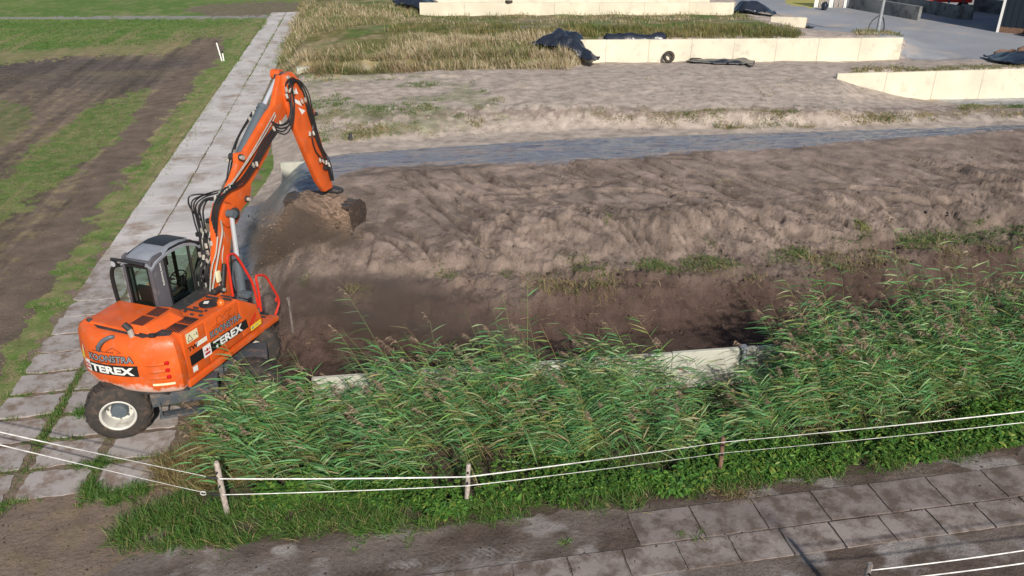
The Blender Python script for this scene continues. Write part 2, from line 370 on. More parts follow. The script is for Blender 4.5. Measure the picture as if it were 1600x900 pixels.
# ------------------------------------------------------------------ terrain colours (albedo)
GREEN = np.array((.098, .165, .036)); GREEN2 = np.array((.145, .195, .055)); DRY = np.array((.30, .24, .135)); OLIVE = np.array((.15, .14, .05))
SOIL = np.array((.155, .116, .092)); DSOIL = np.array((.090, .073, .064)); SAND = np.array((.262, .203, .172)); PSAND = np.array((.44, .37, .32))
SLAB = np.array((.36, .335, .33)); ASPH = np.array((.24, .25, .275)); ROADDIRT = np.array((.100, .074, .062)); DARKSAND = np.array((.100, .066, .055))
def lerp(a, b, t): return a + (np.asarray(b) - a) * np.clip(t, 0, 1)[..., None]
def colours(x, y, z):
    px, py = toimg(x, y, z); n = x.shape
    jit = (fbm(x * 1.3, y * 1.3, 71, 5) - .5); j2 = (fbm(x * 3 + 5, y * 3, 77, 4) - .5)
    sc = np.interp(py, [0, 100, 400, 900], [10, 26, 70, 90]); jx = px + jit * sc * 1.2; jy = py + j2 * sc * .7
    P = lambda poly: inpoly(jx, jy, poly).astype(float)
    nz = fbm(x * .8, y * .8, 81, 5); nf = fbm(x * 4, y * 4, 91, 3); nb = fbm(x * .12, y * .3, 13, 4)
    c = np.zeros(n + (3,)) + SOIL
    # --- left field
    fieldc = lerp(np.zeros(n + (3,)) + GREEN, DRY, (nz - .48) * 3 * .5); fieldc = lerp(fieldc, GREEN2, (nb - .45) * 3)
    al = x * -.174 + y * .985; ac = x * .985 + y * .174; row_ = fbm(ac * 1.9, al * .10, 701, 4) - .5; row2 = fbm(ac * 6, al * .25, 707, 3) - .5
    fieldc = lerp(fieldc, DRY * .9, (row_ * 3 + row2) * sstep(30, 70, py)); c[:] = fieldc
    c = lerp(c, DRY * .8, P([(0, 80), (60, 78), (210, 68), (260, 60), (300, 50), (345, 38), (400, 33), (380, 50), (330, 75), (260, 92), (0, 106)]) * (.55 + .5 * (nf - .5)))
    soilp = P([(-900, 104), (0, 100), (130, 88), (260, 86), (315, 58), (350, 62), (338, 92), (300, 130), (262, 185), (225, 235), (185, 280), (135, 345), (85, 425), (30, 510), (-40, 640), (-900, 1200)])
    sc1 = lerp(np.zeros(n + (3,)) + SOIL * .95, DSOIL, sstep(170, 110, py) * sstep(75, 100, py) * 1.0 + (nz - .5)); sc1 = lerp(sc1, DRY * .75, (nf - .45) * 2.2 * sstep(110, 160, py) + (nb - .5))
    sc1 = sc1 * (1 + np.clip(row_ * 1.1 + row2 * .5, -.35, .45))[..., None]; c = lerp(c, sc1, soilp)
    strip = P([(222, 138), (240, 146), (205, 190), (150, 240), (95, 285), (35, 325), (-900, 900), (-900, 600), (0, 285), (30, 255), (80, 215), (130, 175)])
    c = lerp(c, lerp(fieldc, DRY * .8, (nf - .4) * 1.6), strip * .9)
    c = lerp(c, lerp(fieldc * .9, DRY * .7, (nf - .35) * 2), P([(-900, 160), (0, 158), (55, 168), (60, 185), (20, 215), (-900, 500)]) * .65)
    lane = P([(345, 66), (350, 90), (290, 150), (240, 215), (150, 330), (60, 470), (-60, 700), (-140, 700), (0, 440), (120, 290), (200, 190), (250, 130)])
    c = lerp(c, lerp(np.zeros(n + (3,)) + SOIL * 1.05, SOIL * .75, (nz - .4) * 2), lane * .85)
    verge = P([(395, 32), (414, 30), (378, 90), (338, 165), (303, 225), (258, 290), (205, 350), (152, 400), (100, 480), (45, 590), (0, 650), (-300, 1000), (-500, 1000), (-30, 600), (45, 485), (105, 400), (180, 290), (250, 200), (300, 135), (345, 88), (372, 50)])
    c = lerp(c, lerp(fieldc * 1.05, DRY * .85, (nf - .42) * 2.6), verge)
    c = lerp(c, SLAB * .75, inpoly(px, py + j2 * 2, [(-2000, 27), (0, 26.5), (400, 24), (480, 22), (480, 28), (400, 29), (0, 30), (-2000, 31)]).astype(float) * .8)
    c = lerp(c, SOIL * 1.05, P([(280, 15), (330, 6), (440, 2), (480, 5), (470, 24), (330, 25)]) * .8)
    # --- near road verge and road bed
    road = (y < FN[0](x)[0] + (fbm(x * 1.5, y * 1.5, 7, 3) - .5) * .5)
    qa = (x * .98 + y * .19); qb = (-x * .19 + y * .98); rd = lerp(np.zeros(n + (3,)) + ROADDIRT, np.array((.165, .135, .12)), (fbm(qa * .7, qb * 2.2, 601, 5) - .42) * 4); rd = lerp(rd, np.array((.25, .225, .215)), (fbm(qa * 1.6, qb * 2.6, 611, 4) - .57) * 7)
    tread = np.clip(1 - np.abs(qb - 9.95 - .05 * np.sin(qa)) / .16, 0, 1) * (((qa * 9 + np.abs(qb - 9.95) * 9) % 1) < .45) * (fbm(qa * .6, qb, 631, 3) > .42) * (qa > -1); rd = lerp(rd, ROADDIRT * .7, tread * .7)
    c = lerp(c, rd, road.astype(float))
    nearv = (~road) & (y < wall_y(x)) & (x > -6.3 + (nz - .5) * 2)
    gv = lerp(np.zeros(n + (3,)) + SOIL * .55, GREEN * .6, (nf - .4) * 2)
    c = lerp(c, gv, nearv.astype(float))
    tr0 = P([(-300, 1000), (0, 650), (45, 590), (100, 480), (205, 345), (340, 160), (414, 30), (468, 24), (430, 110), (425, 170), (418, 230), (405, 280), (385, 320), (366, 370), (360, 430), (366, 500), (362, 560), (330, 700), (300, 800), (0, 1000)])
    c = lerp(c, lerp(np.zeros(n + (3,)) + SOIL * 1.25, DRY * .7, (nf - .5) * 1.5), tr0 * (py < 1000))
    drt = P([(245, 610), (330, 590), (360, 560), (400, 560), (400, 640), (330, 690), (240, 700), (215, 690)]); c = lerp(c, SOIL * .95, drt)
    # --- heaps
    xl = np.interp(y, _fy, _fx); heap = (x > xl) & (y > wall_y(x) - .1)
    hn = (fbm(x * .7, y * 1.2, 55, 5) - .5); hf = fbm(x * 6, y * 6, 57, 3) - .5
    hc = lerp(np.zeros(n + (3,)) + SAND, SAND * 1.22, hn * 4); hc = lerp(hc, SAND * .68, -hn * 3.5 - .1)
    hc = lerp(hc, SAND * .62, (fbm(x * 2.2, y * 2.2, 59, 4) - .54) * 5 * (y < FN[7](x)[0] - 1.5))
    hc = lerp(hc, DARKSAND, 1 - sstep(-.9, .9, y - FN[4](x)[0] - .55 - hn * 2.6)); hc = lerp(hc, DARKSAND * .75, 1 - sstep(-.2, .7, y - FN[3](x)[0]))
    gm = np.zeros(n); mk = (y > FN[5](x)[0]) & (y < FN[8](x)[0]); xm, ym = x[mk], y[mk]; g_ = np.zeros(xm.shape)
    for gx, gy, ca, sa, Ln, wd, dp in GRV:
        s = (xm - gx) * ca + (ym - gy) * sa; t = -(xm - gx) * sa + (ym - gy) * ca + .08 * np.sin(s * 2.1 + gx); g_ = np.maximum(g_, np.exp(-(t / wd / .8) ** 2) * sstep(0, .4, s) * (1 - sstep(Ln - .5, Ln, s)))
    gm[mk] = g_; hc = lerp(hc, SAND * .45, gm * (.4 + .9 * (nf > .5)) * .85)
    y9 = FN[9](x)[0]
    hc = lerp(hc, PSAND, sstep(-.2, .3, y - y9)); beyond = (y > y9)
    hc = lerp(hc, SAND * .9, beyond * P([(400, 182), (540, 186), (900, 180), (1300, 182), (1600, 178), (2400, 150), (2400, 140), (1600, 166), (1300, 172), (900, 168), (540, 176), (420, 180)]) * .7)
    gp = P([(470, 115), (560, 112), (720, 118), (760, 150), (800, 190), (700, 205), (480, 225)]); hc = lerp(hc, lerp(np.zeros(n + (3,)) + GREEN * 1.1, DRY * .9, (nf - .35) * 2), beyond * gp * np.clip((nz - .44) * 5, 0, 1) * .42)
    bank = P([(420, 130), (440, 60), (470, -30), (640, -20), (690, 19), (1150, 17), (1180, 28), (1240, 50), (1250, 58), (930, 60), (895, 98), (700, 108), (560, 112), (478, 118)])
    bc = lerp(np.zeros(n + (3,)) + OLIVE, DRY, (nz - .42) * 4); bc = lerp(bc, GREEN, (fbm(x * .5, y * .5, 99) - .52) * 4)
    bc = lerp(bc, PSAND * .75, (fbm(x * .15, y * .9, 93) - .5) * 3 * sstep(50, 42, py) * sstep(24, 30, py))
    hc = lerp(hc, bc, bank)
    hc = lerp(hc, OLIVE, P([(1330, 110), (1600, 104), (2400, 80), (2400, 86), (1600, 108), (1330, 115)]) * .9)
    hc = lerp(hc, np.array((.42, .42, .41)), inpoly(px, py, [(1425, 150), (1600, 140), (2400, 100), (2400, 140), (1600, 164), (1500, 163)]).astype(float) * .9)
    hc = lerp(hc, np.array((.42, .28, .14)), P([(1412, 148), (1480, 146), (1500, 152), (1430, 155)]) * .6)
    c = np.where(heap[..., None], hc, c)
    yp = [(1140, -200), (3000, -200), (3000, 70), (1600, 92), (1500, 93), (1425, 94), (1408, 88), (1416, 62), (1350, 52), (1265, 46), (1263, 27), (1200, 20), (1150, 18)]
    yard = inpoly(px, py, yp) & (x > 15)
    yc = lerp(np.zeros(n + (3,)) + ASPH, ASPH * 1.25, (fbm(x * .2, y * .2, 101) - .45) * 3)
    yc = lerp(yc, PSAND * .9, np.clip((fbm(x * .4, y * .5, 103) - .60) * 6, 0, 1) * .6)
    yc = lerp(yc, np.array((.36, .33, .08)), inpoly(px, py + j2 * 3, [(1215, -20), (1290, -20), (1290, 10), (1265, 12), (1230, 7)]).astype(float) * .9)
    c = np.where(yard[..., None], yc, c)
    # plastic sheet region
    pl = inpoly(px + jit * 6, py + j2 * 5, [(425, 268), (470, 246), (540, 235), (900, 212), (1100, 207), (1300, 201), (1595, 195), (2400, 164), (2400, 168), (1600, 201), (1500, 211), (1430, 214), (1320, 222), (1190, 236), (1100, 236), (1000, 246), (900, 250), (885, 257), (760, 256), (650, 259), (575, 262), (530, 275), (500, 305), (470, 318), (440, 345), (415, 385), (385, 440), (355, 440), (366, 400), (368, 350), (392, 312), (418, 282)]) & (y < y9)
    dust = sstep(.5, .66, fbm(x * .35 + y * .1, y * 3.5 - x * .5, 111, 4)) * .75
    pc = lerp(np.zeros(n + (3,)) + np.array((.17, .167, .195)), SAND * 1.1, dust); pc = lerp(pc, np.array((.17,.145,.15)), sstep(.5, .1, (px - 360) / 200) * .5)
    c = np.where(pl[..., None], pc, c)
    reg = np.zeros(n, int)                       # 0 field/ground
    reg[heap & ~beyond] = 1; reg[heap & beyond] = 2; reg[yard] = 3; reg[pl] = 4
    reg[road & ~heap] = 5
    return c, reg

# fan shaped grid: fine near the viewer's side, coarse far out
rows = [G(800, v)[1] for v in np.arange(1010, -30, -1.7)]
rows = list(np.linspace(-60, rows[0] - .3, 24)) + [float(r) for r in rows]
rows += list(np.geomspace(rows[-1] * 1.02, 3500, 60))
rows = np.array(rows)
tx = np.concatenate([np.linspace(-6, -.86, 50), np.arange(-.85, .86, .0018), np.linspace(.87, 6, 50)])
YY, TT = np.meshgrid(rows, tx, indexing='ij'); XX = TT * np.maximum(YY * cT + 4.2, 6)
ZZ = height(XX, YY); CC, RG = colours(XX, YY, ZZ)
NR, NC = XX.shape
idx = np.arange(NR * NC).reshape(NR, NC)
quads = np.stack([idx[:-1, :-1], idx[:-1, 1:], idx[1:, 1:], idx[1:, :-1]], -1)
qreg = RG[:-1, :-1]
allV = np.stack([XX, YY, ZZ], -1).reshape(-1, 3); allC = CC.reshape(-1, 3)
mp = bpy.data.materials.new('dusty_plastic_sheet'); mp.use_nodes = True
N = mp.node_tree.nodes; L = mp.node_tree.links; b = N['Principled BSDF']
at = N.new('ShaderNodeAttribute'); at.attribute_name = 'Col'; tc = N.new('ShaderNodeTexCoord'); mpn = N.new('ShaderNodeMapping')
mpn.inputs['Scale'].default_value = (.55, 1.7, 1); mpn.inputs['Rotation'].default_value = (0, 0, R(-24)); L.new(tc.outputs['Object'], mpn.inputs[0])
ns = N.new('ShaderNodeTexNoise'); ns.inputs['Scale'].default_value = 1.3; ns.inputs['Detail'].default_value = 9; ns.inputs['Distortion'].default_value = 1.2; L.new(mpn.outputs[0], ns.inputs[0])
bp = N.new('ShaderNodeBump'); bp.inputs['Strength'].default_value = .75; bp.inputs['Distance'].default_value = .12; L.new(ns.outputs[0], bp.inputs['Height']); L.new(bp.outputs[0], b.inputs['Normal'])
cr = N.new('ShaderNodeMapRange'); cr.inputs[1].default_value = .5; cr.inputs[2].default_value = .62; L.new(ns.outputs[0], cr.inputs[0])
mx = N.new('ShaderNodeMix'); mx.data_type = 'RGBA'; mx.inputs[7].default_value = (.24, .20, .19, 1); L.new(at.outputs['Color'], mx.inputs[6])
mm = N.new('ShaderNodeMath'); mm.operation = 'MULTIPLY'; mm.inputs[1].default_value = .75; L.new(cr.outputs[0], mm.inputs[0]); L.new(mm.outputs[0], mx.inputs[0]); L.new(mx.outputs[2], b.inputs['Base Color'])
b.inputs['Roughness'].default_value = .26
M['sheet'] = mp
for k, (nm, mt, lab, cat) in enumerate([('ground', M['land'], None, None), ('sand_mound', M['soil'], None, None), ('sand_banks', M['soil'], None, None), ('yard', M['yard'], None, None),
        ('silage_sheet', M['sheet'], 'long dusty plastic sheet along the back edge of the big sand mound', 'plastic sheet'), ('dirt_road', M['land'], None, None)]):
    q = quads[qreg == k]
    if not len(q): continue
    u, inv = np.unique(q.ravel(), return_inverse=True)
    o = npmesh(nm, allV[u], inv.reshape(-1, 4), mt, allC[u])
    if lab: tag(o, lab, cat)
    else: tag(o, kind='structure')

#@@SLABS@@
# ------------------------------------------------------------------ concrete slabs of the track and the near road
def slab_mat(name, base, dirtc, damt):
    return mat(name, base, .9, var=.10, vs=1.2, dirt=dirtc, dscale=2.2, damt=damt, bump=.25, bs=30)
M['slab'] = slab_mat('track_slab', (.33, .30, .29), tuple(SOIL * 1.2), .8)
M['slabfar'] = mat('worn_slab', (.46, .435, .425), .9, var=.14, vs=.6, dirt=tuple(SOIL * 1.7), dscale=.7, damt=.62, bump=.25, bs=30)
M['slab2'] = slab_mat('road_slab', (.19, .158, .15), tuple(ROADDIRT*.95), .95)
M['slab3'] = slab_mat('road_slab_clean', (.235, .20, .187), tuple(ROADDIRT*1.1), .95)
def rough_slab(mb, c, ax, ay, lx, ly, zt, tilt, jit):
    """slab with chipped outline: ring of points, top and sides"""
    ring = []; n = 7
    cs = [(-lx / 2, -ly / 2), (lx / 2, -ly / 2), (lx / 2, ly / 2), (-lx / 2, ly / 2)]
    for k in range(4):
        a, b2 = cs[k], cs[(k + 1) % 4]
        for i in range(n):
            t = i / n; j = jit * (random.random() - .3) * (2.2 if i == 0 else 1)
            p = (a[0] + (b2[0] - a[0]) * t, a[1] + (b2[1] - a[1]) * t)
            l = math.hypot(*p); ring.append((p[0] * (1 - j / l), p[1] * (1 - j / l)))
    top = [(c[0] + p * ax[0] + q * ay[0], c[1] + p * ax[1] + q * ay[1], zt + p * tilt[0] + q * tilt[1]) for p, q in ring]
    m = len(top); vs = top + [(x, y, -.1) for x, y, z in top]
    mb.add(vs, [tuple(range(m))] + [(i, m + i, m + (i + 1) % m, (i + 1) % m) for i in range(m)])
JA = Vector((*map(float, G(8, 790)), 0)); JB = Vector((*map(float, G(112, 590)), 0)); TD = (JB - JA).normalized(); TD = Vector((math.cos(R(100)), math.sin(R(100)), 0)); TN = Vector((TD.y, -TD.x, 0))
mb = MB(); mbn = mb; mbf = MB()
for r in range(0, 84):
    s = .93 * r + .05
    for cidx in (-1, 0, 1):
        if cidx == 1 and s > 3.6: continue
        if cidx == -1 and s > 9 and False: continue
        wd = 1.33 + random.uniform(-.05, .04)
        cen = JA + TD * (s + .45) + TN * (cidx * 1.36 + .68 + .55 * (s / 30 if s < 30 else 1) * 0)
        if cen.y > 78: continue
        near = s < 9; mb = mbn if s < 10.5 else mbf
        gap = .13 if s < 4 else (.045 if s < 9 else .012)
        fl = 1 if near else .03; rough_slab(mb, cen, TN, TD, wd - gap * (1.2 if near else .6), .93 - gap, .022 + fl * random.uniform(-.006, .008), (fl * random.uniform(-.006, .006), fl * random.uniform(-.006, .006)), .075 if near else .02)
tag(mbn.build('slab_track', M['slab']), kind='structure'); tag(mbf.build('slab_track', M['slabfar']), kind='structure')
RA = Vector((*map(float, G(760, 885)), 0)); RB = Vector((*map(float, G(1600, 775)), 0)); RD = (RB - RA).normalized(); RN = Vector((-RD.y, RD.x, 0))
mb = MB(); mb3 = MB()
ph = (Vector((*map(float, G(1228, 868)), 0)) - RA).dot(RD) - 6 * 1.18
for row in range(-1, 5):
    for k in range(-6, 26):
        L0 = 1.18 if row >= 0 else .95
        cen = RA + RD * (ph + L0 * (k + .5) + (row * .37 if row else 0)) + RN * (row * .80 + .40 + (.06 if row < 0 else 0))
        ep = float(FN[0](np.array([cen.x]))[0][0])
        if cen.y > ep - .15 or cen.y < 2: continue
        if row == 0 and cen.x < 1.9 + .3 * math.sin(k): continue
        if row >= 1 and (random.random() < .62 or cen.x < 3): continue
        zt = (.020 if row <= 0 else .012 - row * .003) + random.uniform(-.004, .004)
        rough_slab(mb3 if row < 0 else mb, cen, RD, RN, L0 - .03, .77 if row >= 0 else .62, zt, (random.uniform(-.004, .004), random.uniform(-.004, .004)), .015)
tag(mb.build('dirty_road_slabs', M['slab2']), kind='structure')
tag(mb3.build('road_slabs', M['slab3']), kind='structure')
#@@END@@
# ------------------------------------------------------------------ silage walls
def wall(name, label, p, q, z0, z1, th, m, group='silage clamp walls', panel=1.5, taper=None, zq=None):
    p = Vector((*p, 0)); q = Vector((*q, 0)); d = (q - p); Ln = d.length; d.normalize(); n = Vector((-d.y, d.x, 0)); mb = MB()
    k = max(1, round(Ln / panel)); w_ = Ln / k
    for i in range(k):
        a = p + d * (i * w_ + .005); e = p + d * ((i + 1) * w_ - .005); off = n * random.uniform(-.008, .008)
        za = z1 + ((zq if zq is not None else z1) - z1) * (i / k) + random.uniform(-.012, .012)
        zb_ = z1 + ((zq if zq is not None else z1) - z1) * ((i + 1) / k)
        a += off; e += off; A = a + n * th; E_ = e + n * th
        mb.add([(a.x, a.y, z0), (e.x, e.y, z0), (E_.x, E_.y, z0), (A.x, A.y, z0), (a.x, a.y, za), (e.x, e.y, za), (E_.x, E_.y, za), (A.x, A.y, za)],
               [(3, 2, 1, 0), (4, 5, 6, 7), (0, 1, 5, 4), (1, 2, 6, 5), (2, 3, 7, 6), (3, 0, 4, 7)])
    o = mb.build(name, m, bevel=.012, seg=1); tag(o, label, 'wall', group); return o
g2 = lambda px, py, z: tuple(map(float, G(px, py, z)))
a = Vector((WA[0], WA[1], 0)) - WDIR * .9; e = Vector((WA[0], WA[1], 0)) + WDIR * 34
fw = wall('silage_wall', 'low pale concrete wall standing behind the reeds in front of the sand mound', (a.x, a.y), (e.x, e.y), -.15, .95, .10, M['wallwhite'], panel=1.9)
wall('silage_wall', 'cream concrete wall beside the wet clamp floor at the right edge, nearest of the cream walls', CA if False else g2(1309, 115.5, 1.75), g2(1900, 99, 1.75), -.1, 1.75, .16, M['wallcream'], panel=2.6)
wall('silage_wall', 'cream concrete wall with an old tyre leaning on it, right of the dry grass bank', g2(880, 63, 2.35), g2(1412, 59, 2.35), .5, 2.35, .18, M['wallcream'], panel=2.6)
wall('silage_wall', 'long cream wall behind the sandy bank with dark tyre halves at its foot', g2(655, 4, 2.3), g2(1148, 4, 2.3), .5, 2.3, .2, M['wallcream'], panel=3.6)
wall('silage_wall', 'farthest cream wall, only a thin strip along the top of the photo', g2(655, -9, 2.2), g2(1110, -9, 2.2), .5, 2.0, .2, M['wallcream'], panel=3.6)
wall('silage_wall', 'short cream wall end jutting out right of the sand and black sheeting', g2(1205, 26, 1.9), g2(1261, 28, 1.9), .6, 1.9, .2, M['wallcream'], panel=2.6)
# end of the wall behind the sheet, left end of the mound
wl = g2(437, 252, 1.55); wr_ = g2(540, 238, 1.6)
wall('silage_wall', 'concrete wall end peeking out at the left end of the plastic sheet', wl, (wl[0] + 6.5, wl[1] + .9), -.1, 1.50, .14, M['wallwhite'], panel=2.2)
# concrete block by the grass bank
def rock(name, mt, c, r, sq=(1, 1, .8), seed=0, rough=.25, sub=3, parent=None):
    bm = bmesh.new(); bmesh.ops.create_icosphere(bm, subdivisions=sub, radius=1)
    rr = random.Random(seed); ph_ = [rr.uniform(0, 9) for _ in range(6)]
    for v in bm.verts:
        p = v.co; k = 1 + rough * (math.sin(p.x * 3 + ph_[0]) * math.sin(p.y * 3.3 + ph_[1]) + .5 * math.sin(p.z * 6 + ph_[2]) * math.sin(p.x * 7 + ph_[3])) + rough * .35 * math.sin(p.x * 13 + ph_[4]) * math.sin(p.y * 15 + ph_[5])
        v.co = Vector((p.x * sq[0], p.y * sq[1], p.z * sq[2])) * k * r
    me = bpy.data.meshes.new(name); bm.to_mesh(me); bm.free(); me.shade_smooth(); me.materials.append(mt)
    o = bpy.data.objects.new(name, me); o.location = c; C.objects.link(o)
    if parent: o.parent = parent
    return o
x, y = g2(474, 113, 1.2); mb = MB(); mb.box((x, y, 1.0), (.7, .4, 1.0), rz=.3)
tag(mb.build('concrete_block', M['wallwhite'], bevel=.05), 'pale concrete block end half buried in the sandy bank above the excavator boom', 'block')
# dark L walls across the yard
def at(px, py, z): a_, b_ = g2(px, py, z); return a_, b_, z
YZ = .9
def blk(name, label, p, q, h, th, m, group=None):
    p = Vector(g2(*p, YZ)); q = Vector(g2(*q, YZ)); d = (q - p); Ln = d.length; d.normalize(); n = Vector((-d.y, d.x)); c = (p + q) / 2 + n * th / 2
    mb = MB(); k = max(1, round(Ln / 3.2))
    for i in range(k):
        cc = p + d * (Ln * (i + .5) / k) + n * th / 2; mb.box((cc.x, cc.y, YZ - .1 + h / 2), (Ln / k - .02, th, h + .1), rz=math.atan2(d.y, d.x))
    o = mb.build(name, m, bevel=.02); tag(o, label, 'wall', group); return o
blk('yard_wall', 'grey stained concrete wall left of the others across the yard, its end face pale', (1326, 13), (1433, 32), 1.10, .3, M['walldark'], 'stained concrete walls across the yard')
blk('yard_wall', 'long stained concrete wall in the middle, running up behind the left grey one', (1383, 8), (1495, 30), 1.05, .3, M['walldark'], 'stained concrete walls across the yard')
blk('yard_wall', 'short dark concrete wall block right of the middle stained wall', (1497, 29), (1517, 31), 1.15, .3, M['walldark'], 'stained concrete walls across the yard')
blk('yard_wall', 'far right stained concrete wall below the white wrapped bales, left of the dark shed', (1518, 17), (1640, 31), 1.1, .3, M['walldark'], 'stained concrete walls across the yard')
# white wrapped silage behind the far wall
for i in range(7):
    x, y = g2(1526 + i * 17, -2 + i * 2.6, YZ); mb = MB(); mb.lathe([(0, -.7), (.5, -.7), (.68, -.6), (.7, 0), (.68, .6), (.5, .7), (0, .7)], (x, y + 1.4, YZ + 1.25), (1, .15, 0), 20)
    tag(mb.build('wrapped_bale', M['paint_white'], smooth=True), 'white plastic wrapped round bale in the row behind the far right stained wall', 'bale', 'white wrapped bales')
# red farm trailer behind the walls
tr = thing('red_trailer', 'red farm machine parked behind the stained concrete walls', 'trailer', at(1480, 21, YZ), R(-12))
mb = MB(); mb.box((0, 1.2, 1.3), (3.6, 1.9, .9)); mb.box((0, .2, 1.9), (3.2, .15, .5)); mb.build('body', M['red'], tr, bevel=.06)
for xx in (-1.1, 0, 1.1): mb = MB(); mb.box((xx, .23, 1.3), (.14, .1, 1.0)); mb.build('upright', M['steelblue'], tr, bevel=.01)
for xx in (-1.2, 1.2):
    mb = MB(); mb.lathe([(.2, -.15), (.42, -.15), (.48, -.08), (.48, .08), (.42, .15), (.2, .15)], (xx, .5, .48), (0, 1, 0), 22); mb.build('wheel', M['tyre'], tr, smooth=True)
# pallets and boards
ps = thing('board_stack', 'upright pallets and boards leaning together beyond the yard beside the stained walls', 'pallets', at(1307, 12, YZ), R(-6))
for i in range(9):
    mb = MB(); xx = -1.9 + i * .42
    for k in range(3): mb.box((xx + k * .12, 0, 1.05), (.09, .04, 2.1))
    for k in range(3): mb.box((xx + .12, .05, .3 + k * .8), (.36, .06, .1))
    mb.build('pallet', M['wood'] if i % 3 else M['paint_white'], ps)
tag(rock('dark_bundle', M['tarp'], at(1288, 10, YZ + .3), .4, (.6, .6, 1.0), 3), 'small dark blue bundle at the left end of the pallets', 'bundle')
# dark shed at the right edge
x, y = g2(1557.6, 50, YZ)
sh = thing('shed', 'dark blue clad shed with a white corner post cut by the right edge', 'shed', (x, y, YZ), R(-39))
mb = MB(); n = 60
for i in range(n): mb.box((.12 + .2 * i + .1, -.02 - .02 * (i % 2), 3.2), (.198, .06, 5.6))
mb.box((6.1, 4.0, 3.2), (11.9, 7.9, 5.55)); mb.build('wall', M['shed'], sh)
mb = MB(); mb.box((.03, -.03, 3.1), (.16, .16, 6.2)); mb.build('corner_post', M['paint_white'], sh)
mb = MB(); mb.box((6.1, 4.0, .2), (12.1, 8.1, .42)); mb.build('plinth', M['woodbrown'], sh)
# lamp post with a bent tube round its foot
lp = thing('lamp_post', 'tall grey steel post on the grassy corner right of the cream wall', 'post', at(1371, 51.5, 1.3))
mb = MB(); mb.tube([(0, 0, -.4), (0, 0, 3), (0, 0, 7.5)], [.13, .11, .08], 12); mb.build('pole', M['galv'], lp, smooth=True)
mb = MB(); mb.tube(smooth_path([(-.75, -.1, .25), (-.55, 0, .75), (-.1, 0, 1.15), (.25, .1, .95), (.42, .1, .4), (.42, .1, -.1)]), .035, 6); mb.build('bent_tube', M['hose'], lp, smooth=True)
# tarps and sheets: crumpled sheets with folds
def crumple(name, label, pts, hgt, res=.16, cat='plastic sheet', seed=0, mt=None, group=None, lift=.03, zoff=0.0):
    """crumpled sheet filling the outline pts (ground points), heaped up towards its middle"""
    P = np.array(pts, float); x0, y0 = P.min(0); x1, y1 = P.max(0)
    xs = np.arange(x0, x1 + res, res); ys = np.arange(y0, y1 + res, res); X, Y = np.meshgrid(xs, ys, indexing='ij')
    ins_ = inpoly(X, Y, [tuple(p) for p in P])
    dm = np.full(X.shape, 1e9)
    for i in range(len(P)):
        a_, b_ = P[i], P[(i + 1) % len(P)]; ab = b_ - a_; t = np.clip(((X - a_[0]) * ab[0] + (Y - a_[1]) * ab[1]) / (ab @ ab), 0, 1)
        dm = np.minimum(dm, np.hypot(X - a_[0] - ab[0] * t, Y - a_[1] - ab[1] * t))
    s = 1 / (res * 6); nz = np.abs(fbm(X * s + seed * 7, Y * s, seed, 4) - .5) * 2
    Z = height(X, Y) + zoff + lift + sstep(0, max(dm[ins_].max(), .1) * .6, dm) * hgt * (.10 + 1.25 * fbm(X * s * .6, Y * s * .6, seed + 5, 4)) + (1 - nz) * hgt * .36
    I = np.arange(X.size).reshape(X.shape); q = np.stack([I[:-1, :-1], I[1:, :-1], I[1:, 1:], I[:-1, 1:]], -1)[ins_[:-1, :-1]]
    u, inv = np.unique(q.ravel(), return_inverse=True)
    o = npmesh(name, np.stack([X, Y, Z], -1).reshape(-1, 3)[u], inv.reshape(-1, 4), mt or M['tarp']); m = o.modifiers.new('thick', 'SOLIDIFY'); m.thickness = -.04
    tag(o, label, cat, group); return o
def gpts(L):
    out = []
    for px, py in L:
        x, y, z = ground_at(np.array([px]), np.array([py])); out.append((float(x[0]), float(y[0])))
    return out
def zat(px, py):
    x, y, z = ground_at(np.array([float(px)]), np.array([float(py)])); return float(x[0]), float(y[0]), float(z[0])
def quadheap(px, py, wpx, dep, z=None):
    x, y, z_ = zat(px, py); wd = wpx * (y * cT + (CAMZ - z_) * sT) / FPX; a_ = []
    for k in range(14):
        t = 2 * math.pi * k / 14; r = 1 + .25 * math.sin(3 * t + px); a_.append((x + wd / 2 * r * math.cos(t), y + dep / 2 * r * math.sin(t)))
    return a_
x, y, z = zat(905, 80)
crumple('black_tarp', 'big crumpled black tarp spilling off the left end of the tyre wall onto dry grass', [(x - 2.9, y - .6), (x - 1.6, y + .9), (x - .6, y + 1.6), (x + .6, y + .6), (x + 1.0, y - 1.8), (x + .6, y - 3.2), (x - .3, y - 2.0), (x - 1.6, y - 1.3)], .85, .09, seed=3, zoff=.1)
crumple('black_tarp', 'blue-black plastic tarp slumped over the left end of the long far wall', quadheap(652, 12, 66, 6), 1.1, .15, seed=8, cat='plastic sheet')
crumple('black_tarp', 'crumpled black tarp heap on the sandy bank left of the short wall end', quadheap(1172, 22, 58, 5), .8, .15, seed=12)
crumple('black_tarp', 'narrow black sheet strip running down the sand beside the short wall end', gpts([(1236, 33), (1244, 33), (1272, 45), (1262, 46)]), .12, .12, seed=14)
crumple('black_tarp', 'thin flat black strip lying on top of the tyre wall behind the big tarp', [(x + 1.6, y + 1.0), (x + 5.4, y + 1.5), (x + 5.4, y + 2.0), (x + 1.6, y + 1.5)], .3, .1, seed=15, zoff=.05)
crumple('black_tarp', 'flat black sheet lying on the sand between the two fallen tyres', gpts([(1070, 98), (1085, 96), (1130, 96), (1160, 93), (1178, 98), (1174, 108), (1166, 103), (1120, 102), (1080, 100)]), .16, .08, seed=17)
crumple('black_sheet', 'black sheet lying flat beside rusty scrap at the right edge of the yard', gpts([(1535, 90), (1600, 94), (1680, 98), (1680, 112), (1600, 105), (1550, 99)]), .35, .12, seed=19)
